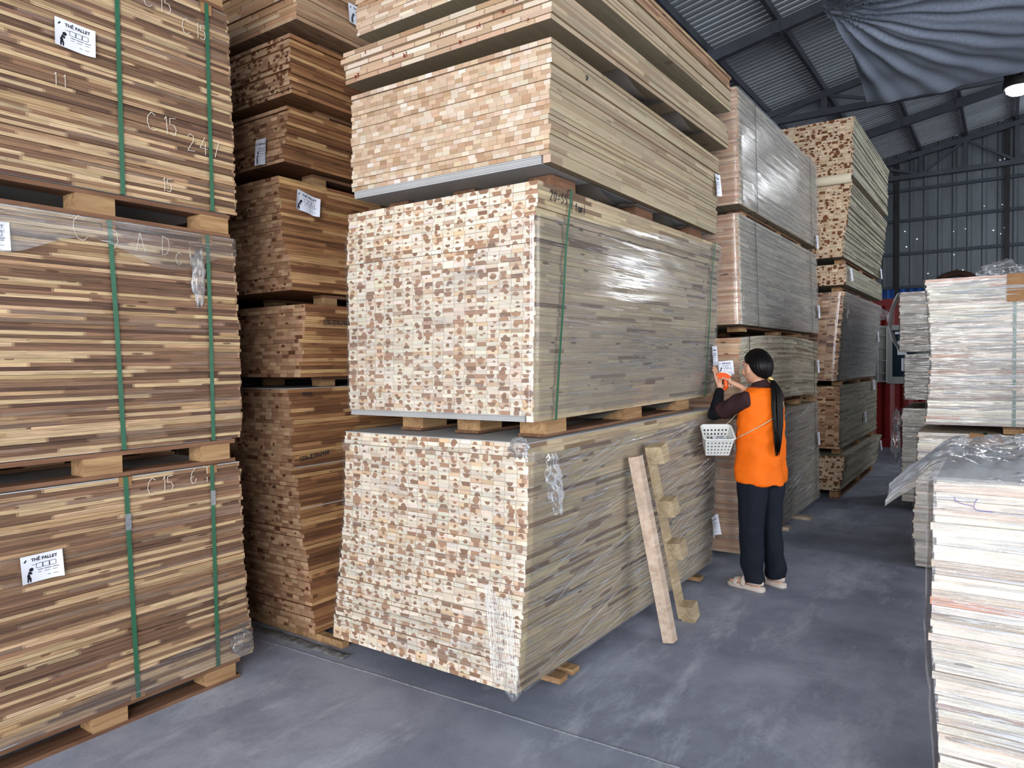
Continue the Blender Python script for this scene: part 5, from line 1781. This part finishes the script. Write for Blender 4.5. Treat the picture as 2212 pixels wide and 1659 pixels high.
for s in (1, -1):
    MB().ball(HC + Vector((0.077, 0.030 * s, 0.010)), (0.009, 0.013, 0.008), 12, 8).build('eye', M['eye'], person, True).data.transform(HROT)
    MB().ball(HC + Vector((0.084, 0.030 * s, 0.010)), (0.0035, 0.0055, 0.0055), 10, 8).build('iris', M['ink'], person, True).data.transform(HROT)
    MB().tube([HC + Vector((0.090, 0.014 * s, 0.034)), HC + Vector((0.088, 0.032 * s, 0.040)), HC + Vector((0.074, 0.050 * s, 0.034))], [0.003, 0.0035, 0.002], 6).build('eyebrow', M['hair'], person, True).data.transform(HROT)
MB().tube([HC + Vector((0.094, 0.021, -0.056)), HC + Vector((0.101, 0, -0.055)), HC + Vector((0.094, -0.021, -0.056))], [0.003, 0.0065, 0.003], 8).build('lips', M['lips'], person, True).data.transform(HROT)


# --- hair
def sstep(a, b, x):
    t = min(1.0, max(0.0, (x - a) / (b - a)))
    return t * t * (3 - 2 * t)


def hair_pt(u, v):
    th, ph = u * 2 * PI, (v - 0.5) * PI * 0.999
    d = Vector((math.cos(ph) * math.cos(th), math.cos(ph) * math.sin(th), math.sin(ph)))
    # hairline: forehead high in front, over the ears, slanting down to the tie at the back
    lim = float(np.interp(d.x, [-1, -0.7, -0.42, -0.25, -0.1, 0.2, 0.5, 1.0], [-0.80, -0.72, -0.50, -0.12, 0.18, 0.22, 0.45, 0.62]))
    m = sstep(lim - 0.06, lim + 0.06, d.z)
    w = 1.0 - 0.30 * (1 - m)
    bulge = 0.010 * sstep(0.2, -0.8, d.x)
    p = Vector(((0.107 + bulge) * d.x, 0.086 * d.y, 0.124 * d.z)) * w
    p += Vector((0, 0, 0.0))
    # gathered towards the tie
    if d.x < 0 and d.z < 0.1:
        g = sstep(0.1, -0.6, d.z) * sstep(0.0, -0.7, d.x)
        p = p.lerp(Vector((-0.110, 0, -0.062)), 0.35 * g)
    p += d * 0.0012 * math.sin(th * 34 + 6 * d.z)
    return HROT @ (HC + p + Vector((-0.006, 0, 0.002)))


hr_ = link('hair', grid_mesh('hair', hair_pt, 120, 70), person, M['hair'])
TIE = HROT @ (HC + Vector((-0.116, 0.0, -0.074)))
TIE.y *= 0.6
pt_ = MB()
hrn = random.Random(3)
for q in range(90):
    a = 2 * PI * hrn.random()
    rr = math.sqrt(hrn.random())
    ox, oy = 0.024 * math.cos(a) * rr, 0.044 * math.sin(a) * rr
    ze = 0.92 + 0.16 * hrn.random() ** 1.5
    wv = [0.003 * hrn.gauss(0, 1) for _ in range(6)]
    pts = [TIE + Vector((0.012 + ox * 0.2, oy * 0.22, 0.004)), TIE + Vector((-0.020 + ox * 0.35, oy * 0.4, -0.016)), TIE + Vector((-0.046 + ox, oy * 0.95 + 0.002, -0.075)), Vector((TIE.x - 0.058 + ox, TIE.y + oy * 1.15 + 0.010 + wv[0], 1.25)), Vector((TIE.x - 0.070 + ox, TIE.y + oy * 1.05 + 0.020 + wv[1], 1.13)), Vector((TIE.x - 0.076 + ox * 0.8, TIE.y + oy * 0.75 + 0.034 + wv[2], (1.13 + ze) / 2)), Vector((TIE.x - 0.080 + ox * 0.5, TIE.y + oy * 0.42 + 0.046 + 2 * wv[3], ze))]
    pt_.tube(pts, [0.005, 0.006, 0.0068, 0.0068, 0.006, 0.0045, 0.0006], 5)
po = pt_.build('ponytail', M['hair'], person, True)
po['kind'] = 'stuff'
MB().tube([TIE + Vector((0.010, 0, 0.006)), TIE + Vector((-0.010, 0, -0.012))], [(0.015, 0.016), (0.016, 0.017)], 16).build('hair_tie', M['rubber_band'], po, True)

# --- clothes
# trousers
tr = MB()
tr.rings([ell((0, 0, z), a, b, 32, 2.3) for z, a, b in ((0.90, 0.118, 0.165), (0.82, 0.125, 0.178), (0.76, 0.126, 0.178), (0.71, 0.115, 0.165))])
for (s, hx) in ((1, 0.0), (-1, -0.035)):
    tr.rings([ell((x, y * s, z), a, b, 26, 2.2) for x, y, z, a, b in ((0.0, 0.088, 0.80, 0.112, 0.090), (0.0, 0.090, 0.70, 0.110, 0.088), (0.006, 0.092, 0.58, 0.098, 0.079), (0.012 + hx * 0.4, 0.093, 0.45, 0.086, 0.071), (0.004 + hx * 0.7, 0.094, 0.30, 0.080, 0.066), (-0.006 + hx, 0.096, 0.15, 0.074, 0.062), (-0.014 + hx, 0.098, 0.055, 0.070, 0.060))])


def trouser_fold(c, n):
    f = 0.010 * mnoise.noise(Vector((c.x * 7, c.y * 7, c.z * 5 + 3))) + 0.006 * math.sin(c.z * 34 + c.x * 16 + 9 * c.y) * (0.3 + sstep(0.35, 0.05, c.z)) + 0.005 * mnoise.noise(Vector((c.x * 18, c.y * 18, c.z * 9)))
    return c + n * f


link('trousers', warp(remeshed(tr, 0.0085, 5, 0.5), trouser_fold), person, M['navy_cloth'])
# shirt sleeves, yoke and collar (dark brown)
sv_ = MB()
for (sh, el) in ((LSH, LEL), (RSH, REL)):
    e2 = sh.lerp(el, 0.83)
    sv_.tube([sh * 0.72 + Vector((0, 0, 0.355)), sh + Vector((0, 0, -0.008)), sh.lerp(el, 0.35), sh.lerp(el, 0.65), e2], [0.050, 0.062, 0.062, 0.060, 0.059], 20)
sv_.rings([ell((-0.012, 0, z), a, b, 28) for z, a, b in ((1.24, 0.098, 0.15), (1.30, 0.090, 0.150), (1.335, 0.076, 0.125), (1.362, 0.066, 0.092), (1.385, 0.060, 0.066))])


def sleeve_fold(c, n):
    return c + n * (0.006 * mnoise.noise(Vector((c.x * 16, c.y * 16, c.z * 12))) + 0.0025 * math.sin(c.x * 70 + c.z * 30))


sh_ = link('polo_shirt', warp(remeshed(sv_, 0.0075, 10, 0.6), sleeve_fold), person, M['brown_cloth'])
col = MB()
rin = [ell((-0.012 + 0.012 * q, 0, z), a, b, 36, 2.0, tilt=-0.30) for q, z, a, b in ((0, 1.360, 0.078, 0.082), (0.3, 1.382, 0.074, 0.076), (0.6, 1.402, 0.067, 0.068), (0.7, 1.412, 0.063, 0.063))]
rout = [ell((-0.012 + 0.012 * q, 0, z), a, b, 36, 2.0, tilt=-0.30) for q, z, a, b in ((0.7, 1.410, 0.060, 0.060), (0.4, 1.385, 0.062, 0.062))]
col.rings(rin + rout, cap=False)
col.build('collar', M['brown_cloth'], sh_, True)
# black under-sleeves on the forearms
for (sh, el, wr) in ((LSH, LEL, LWR), (RSH, REL, RWR)):
    m = MB()
    m.tube([sh.lerp(el, 0.6), sh.lerp(el, 0.9), el + (el - sh).normalized() * 0.012, el.lerp(wr, 0.25), el.lerp(wr, 0.6), el.lerp(wr, 0.93)], [0.044, 0.047, 0.046, 0.044, 0.038, 0.031], 18)
    link('arm_sleeve', warp(remeshed(m, 0.006, 5, 0.5), lambda c, n: c + n * 0.003 * mnoise.noise(c * 26)), person, M['black_cloth'])
# vest
vs_ = MB()
vs_.rings([ell((x, 0, z), a, b, 40, 2.2, tilt=t) for x, z, a, b, t in ((0.0, 0.735, 0.152, 0.184, 0.10), (0.0, 0.80, 0.150, 0.183, 0.07), (0.004, 0.88, 0.146, 0.182, 0.03), (0.004, 0.97, 0.142, 0.184, 0), (0.002, 1.06, 0.138, 0.182, 0), (0.0, 1.14, 0.134, 0.180, 0), (-0.004, 1.21, 0.128, 0.176, 0), (-0.008, 1.27, 0.116, 0.176, 0), (-0.012, 1.315, 0.100, 0.172, 0), (-0.014, 1.345, 0.086, 0.155, 0), (-0.014, 1.372, 0.074, 0.112, 0))])


def vest_fold(c, n):
    a = math.atan2(c.y, c.x)
    low = sstep(1.15, 0.74, c.z)
    f = 0.005 * low * math.sin(a * 6 + 1.5 * math.sin(c.z * 9)) + 0.013 * mnoise.noise(Vector((c.x * 8, c.y * 8, c.z * 8))) * (0.5 + low) + 0.006 * abs(mnoise.noise(Vector((c.x * 14 + c.z * 10, c.y * 14, c.z * 16 + c.y * 10)))) + 0.004 * math.sin((c.z + 0.25 * c.y) * 48 + 2 * math.sin(a * 3)) * sstep(0.85, 1.05, c.z) * sstep(1.25, 1.05, c.z)
    # strap pulls the cloth in along the diagonal across the back
    if c.x < 0.05:
        dline = (c.z - (1.20 - 0.75 * c.y)) / 1.25
        f -= 0.010 * math.exp(-(dline / 0.016) ** 2)
    return c + n * f


ve = link('vest', warp(remeshed(vs_, 0.0075, 5, 0.5), vest_fold), person, M['orange'])
# --- sandals
for (s, hx) in ((1, 0.0), (-1, -0.035)):
    ax, ay = hx - 0.028, 0.098 * s
    dx, dy = (0.985, 0.05) if s == 1 else (0.99, -0.10)
    F = Vector((dx, dy, 0)).normalized()
    S_ = Vector((-F.y, F.x, 0))
    O = Vector((ax, ay, 0))
    sd = empty('sandal', (0, 0, 0), parent=person)
    prof_ = [(-0.062, 0.018), (-0.050, 0.032), (-0.02, 0.036), (0.05, 0.036), (0.11, 0.044), (0.16, 0.047), (0.195, 0.038), (0.212, 0.018)]
    rg = []
    for z, gscale in ((0.0, 0.94), (0.006, 1.0), (0.022, 1.0), (0.028, 0.95)):
        ring = [O + F * a + S_ * b * gscale + Vector((0, 0, z)) for a, b in prof_] + [O + F * a - S_ * b * gscale + Vector((0, 0, z)) for a, b in prof_[::-1]]
        rg.append(ring)
    MB().rings(rg).build('sole', M['sandal'], sd, True)

    def arch(a0, w, h, t0, t1, name):
        def fn(u, v):
            th = PI * u
            a = a0 + w * (v - 0.5)
            return O + F * a + S_ * ((t0 + 0.004) * math.cos(th)) + Vector((0, 0, 0.020 + (h - 0.020) * math.sin(th) ** 0.8))
        o = link(name, grid_mesh(name, fn, 20, 3), sd, M['sandal'])
        sm = o.modifiers.new('thickness', 'SOLIDIFY')
        sm.thickness = 0.005
        return o
    arch(0.135, 0.035, 0.066, 0.046, 0, 'toe_strap')
    arch(0.075, 0.034, 0.090, 0.042, 0, 'instep_strap')

    def heelband(u, v):
        th = PI * (0.5 + u)
        return O + F * (0.03 + 0.088 * math.cos(th)) + S_ * (0.037 * math.sin(th)) + Vector((0, 0, 0.045 + 0.024 * v))
    o = link('heel_strap', grid_mesh('heel_strap', heelband, 24, 2), sd, M['sandal'])
    sm = o.modifiers.new('thickness', 'SOLIDIFY')
    sm.thickness = 0.004
    for q in (1, -1):
        MB().tube([O + F * 0.045 + S_ * (0.036 * q) + Vector((0, 0, 0.056)), O + F * 0.045 + S_ * (0.046 * q) + Vector((0, 0, 0.056))], 0.007, 10).build('rivet', M['ink'], sd, True)


# ------------------------------------------------------------------ things she holds and carries
def wl2(v):
    """her frame -> world"""
    c, s = math.cos(PR), math.sin(PR)
    return Vector((PX + v[0] * c - v[1] * s, PY + v[0] * s + v[1] * c, v[2]))


# orange tagging gun, nose towards the pack (world -X)
gc = wl2((GX, GY, 0))
gun = empty('tagging_gun', (gc.x, gc.y, 1.40), 0, 'orange and white tagging gun in the woman\u2019s right hand', 'tool')


def slab(name, poly, th, mat, y0=0.0, parent=gun, hole=None):
    n = len(poly)
    vs = [(a, y0 - th / 2, b) for a, b in poly] + [(a, y0 + th / 2, b) for a, b in poly]
    fs = [tuple(range(n)), tuple(range(2 * n - 1, n - 1, -1))] + [(i, n + i, n + (i + 1) % n, (i + 1) % n) for i in range(n)]
    return MB().add(vs, fs).build(name, mat, parent)


slab('body', [(-0.052, 0.028), (-0.050, 0.062), (-0.030, 0.074), (0.012, 0.070), (0.040, 0.056), (0.048, 0.040), (0.030, 0.028), (0.006, 0.022), (-0.020, 0.030)], 0.026, M['orange_plastic'])
slab('top_cover', [(-0.030, 0.074), (-0.020, 0.084), (0.030, 0.078), (0.052, 0.062), (0.050, 0.046), (0.040, 0.056), (0.012, 0.070)], 0.022, M['white_plastic'])
MB().tube([(0.002, 0, 0.030), (0.008, 0, 0.010), (0.012, 0, -0.020), (0.010, 0, -0.045)], [(0.011, 0.013), (0.011, 0.013), (0.011, 0.013), (0.012, 0.013)], 12).build('handle', M['orange_plastic'], gun, True)
MB().tube([(-0.036, 0, 0.032), (-0.044, 0, 0.005), (-0.036, 0, -0.030), (-0.014, 0, -0.050), (0.010, 0, -0.048)], 0.008, 10).build('guard_loop', M['orange_plastic'], gun, True)
MB().tube([(-0.010, 0, 0.026), (-0.014, 0, 0.006), (-0.010, 0, -0.012)], [0.006, 0.005, 0.004], 8).build('trigger', M['ink'], gun, True)
MB().tube([(0.034, 0, 0.040), (0.050, 0, 0.0), (0.056, 0, -0.028)], [0.006, 0.006, 0.004], 8).build('lever', M['white_plastic'], gun, True)
MB().tube([(-0.050, 0, 0.050), (-0.066, 0, 0.050)], [0.004, 0.0015], 8).build('needle', M['seal'], gun, True)

# the tag she presses on, and the one already fixed above it
tw = wl2((0.380, 0.02, 1.49))
hold = tag_paper(None, mat_face((0.62, 0.78, 0.12), (0.1, -0.1, 1), (-1.676, 5.180, 1.507)), 0.12, 0.10, curl=0.03, seed=4, name='loose_tag')
tag(hold, 'crumpled white tag held flat under the woman\u2019s left hand', 'tag')
tag_side(C2, 5.135 - 2.775, (1.575 - 1.285) / C2.H, 0.14, 0.095, 0.0, curl=0.01, seed=3, o=0.024, portrait=True)

# basket hung from a cord across her body
bk_l = (0.158, 0.280)
bw_ = wl2((bk_l[0], bk_l[1], 0))
bask = empty('plastic_basket', (bw_.x, bw_.y, 0.955), math.radians(30), 'white perforated plastic basket hanging at the woman\u2019s waist', 'basket')
bask.rotation_euler = (math.radians(30), 0, math.radians(30))
BX, BY, BH = 0.094, 0.080, 0.145


def basket_wall(name, a0, a1, flip=1):
    # perforated wall between two lower / upper corners: grid with every second cell open
    nx, nz = 15, 10
    vs, fs = [], []
    (x0, y0), (x1, y1) = a0, a1
    for j in range(nz + 1):
        t = j / nz
        g = 0.82 + 0.18 * t
        for i in range(nx + 1):
            q = i / nx
            vs.append(((x0 + (x1 - x0) * q) * g, (y0 + (y1 - y0) * q) * g, BH * t))
    for j in range(nz):
        for i in range(nx):
            hole = 1 <= i < nx - 1 and 1 <= j < nz - 2 and (i % 2 == 1) and ((j % 2) == 1)
            if not hole:
                a = j * (nx + 1) + i
                fs.append((a, a + 1, a + nx + 2, a + nx + 1))
    me = bpy.data.meshes.new(name)
    me.from_pydata(vs, [], fs)
    o = link(name, me, bask, M['white_plastic'])
    sm = o.modifiers.new('thickness', 'SOLIDIFY')
    sm.thickness = 0.0022
    return o


cs = [(-BX, -BY), (BX, -BY), (BX, BY), (-BX, BY)]
for q in range(4):
    basket_wall('side_wall', cs[q], cs[(q + 1) % 4])
MB().box2((-BX * 0.82, -BY * 0.82, 0), (BX * 0.82, BY * 0.82, 0.003)).build('base', M['white_plastic'], bask)
rimp = []
for (cx, cy, a0) in ((BX - 0.02, BY - 0.02, 0), (-BX + 0.02, BY - 0.02, PI / 2), (-BX + 0.02, -BY + 0.02, PI), (BX - 0.02, -BY + 0.02, 1.5 * PI)):
    for q in range(5):
        a = a0 + PI / 2 * q / 4
        rimp.append((cx + 0.026 * math.cos(a), cy + 0.026 * math.sin(a), BH))
rimp.append(rimp[0])
MB().tube(rimp, [(0.007, 0.005)] * len(rimp), 8, cap=False).build('rim', M['white_plastic'], bask, True)
# cord: basket -> left hip -> diagonally over her back to the right shoulder -> front -> basket
inv = bask.matrix_basis.inverted()
cord_l = [(0.165, 0.215, 1.088)]
for q in range(19):
    t_ = q / 18
    a_ = math.radians(62 + 190 * t_)
    z_ = 1.02 + 0.30 * t_ ** 1.05
    rx_, ry_ = float(np.interp(z_, [0.97, 1.06, 1.14, 1.21, 1.27, 1.33], [0.142, 0.138, 0.134, 0.126, 0.114, 0.090])), float(np.interp(z_, [0.97, 1.06, 1.14, 1.21, 1.27, 1.33], [0.184, 0.182, 0.180, 0.170, 0.150, 0.125]))
    ca_, sa_ = math.cos(a_), math.sin(a_)
    cord_l.append(((rx_ + 0.016) * math.copysign(abs(ca_) ** 0.92, ca_), (ry_ + 0.016) * math.copysign(abs(sa_) ** 0.92, sa_), z_))
cord_l += [(-0.02, -0.118, 1.392), (0.05, -0.105, 1.382), (0.13, -0.075, 1.30), (0.17, -0.01, 1.21), (0.19, 0.09, 1.13), (0.205, 0.165, 1.092)]
MB().tube([inv @ wl2(p) for p in cord_l], 0.0035, 8).build('shoulder_cord', M['cord'], bask, True)
# tags lying in the basket
br_ = random.Random(9)
for q in range(5):
    a = br_.uniform(-0.6, 0.6)
    loc = bask.matrix_basis @ Vector((-0.020 + 0.01 * q, -0.008 + 0.004 * q, 0.030 + 0.014 * q))
    ca, sa = math.cos(a + 0.6), math.sin(a + 0.6)
    tl = ['lowest', 'second', 'middle', 'fourth', 'topmost'][q]
    R3_ = bask.matrix_basis.to_3x3()
    t_ = tag_paper(None, mat_face(R3_ @ Vector((ca, sa, 0.05)), R3_ @ Vector((-sa, ca, 0.02)), loc), 0.085, 0.06, curl=0.003, seed=q, name='spare_tag')
    tag(t_, f'{tl} of the printed white tags lying in the basket', 'tag', 'spare tags in the basket')
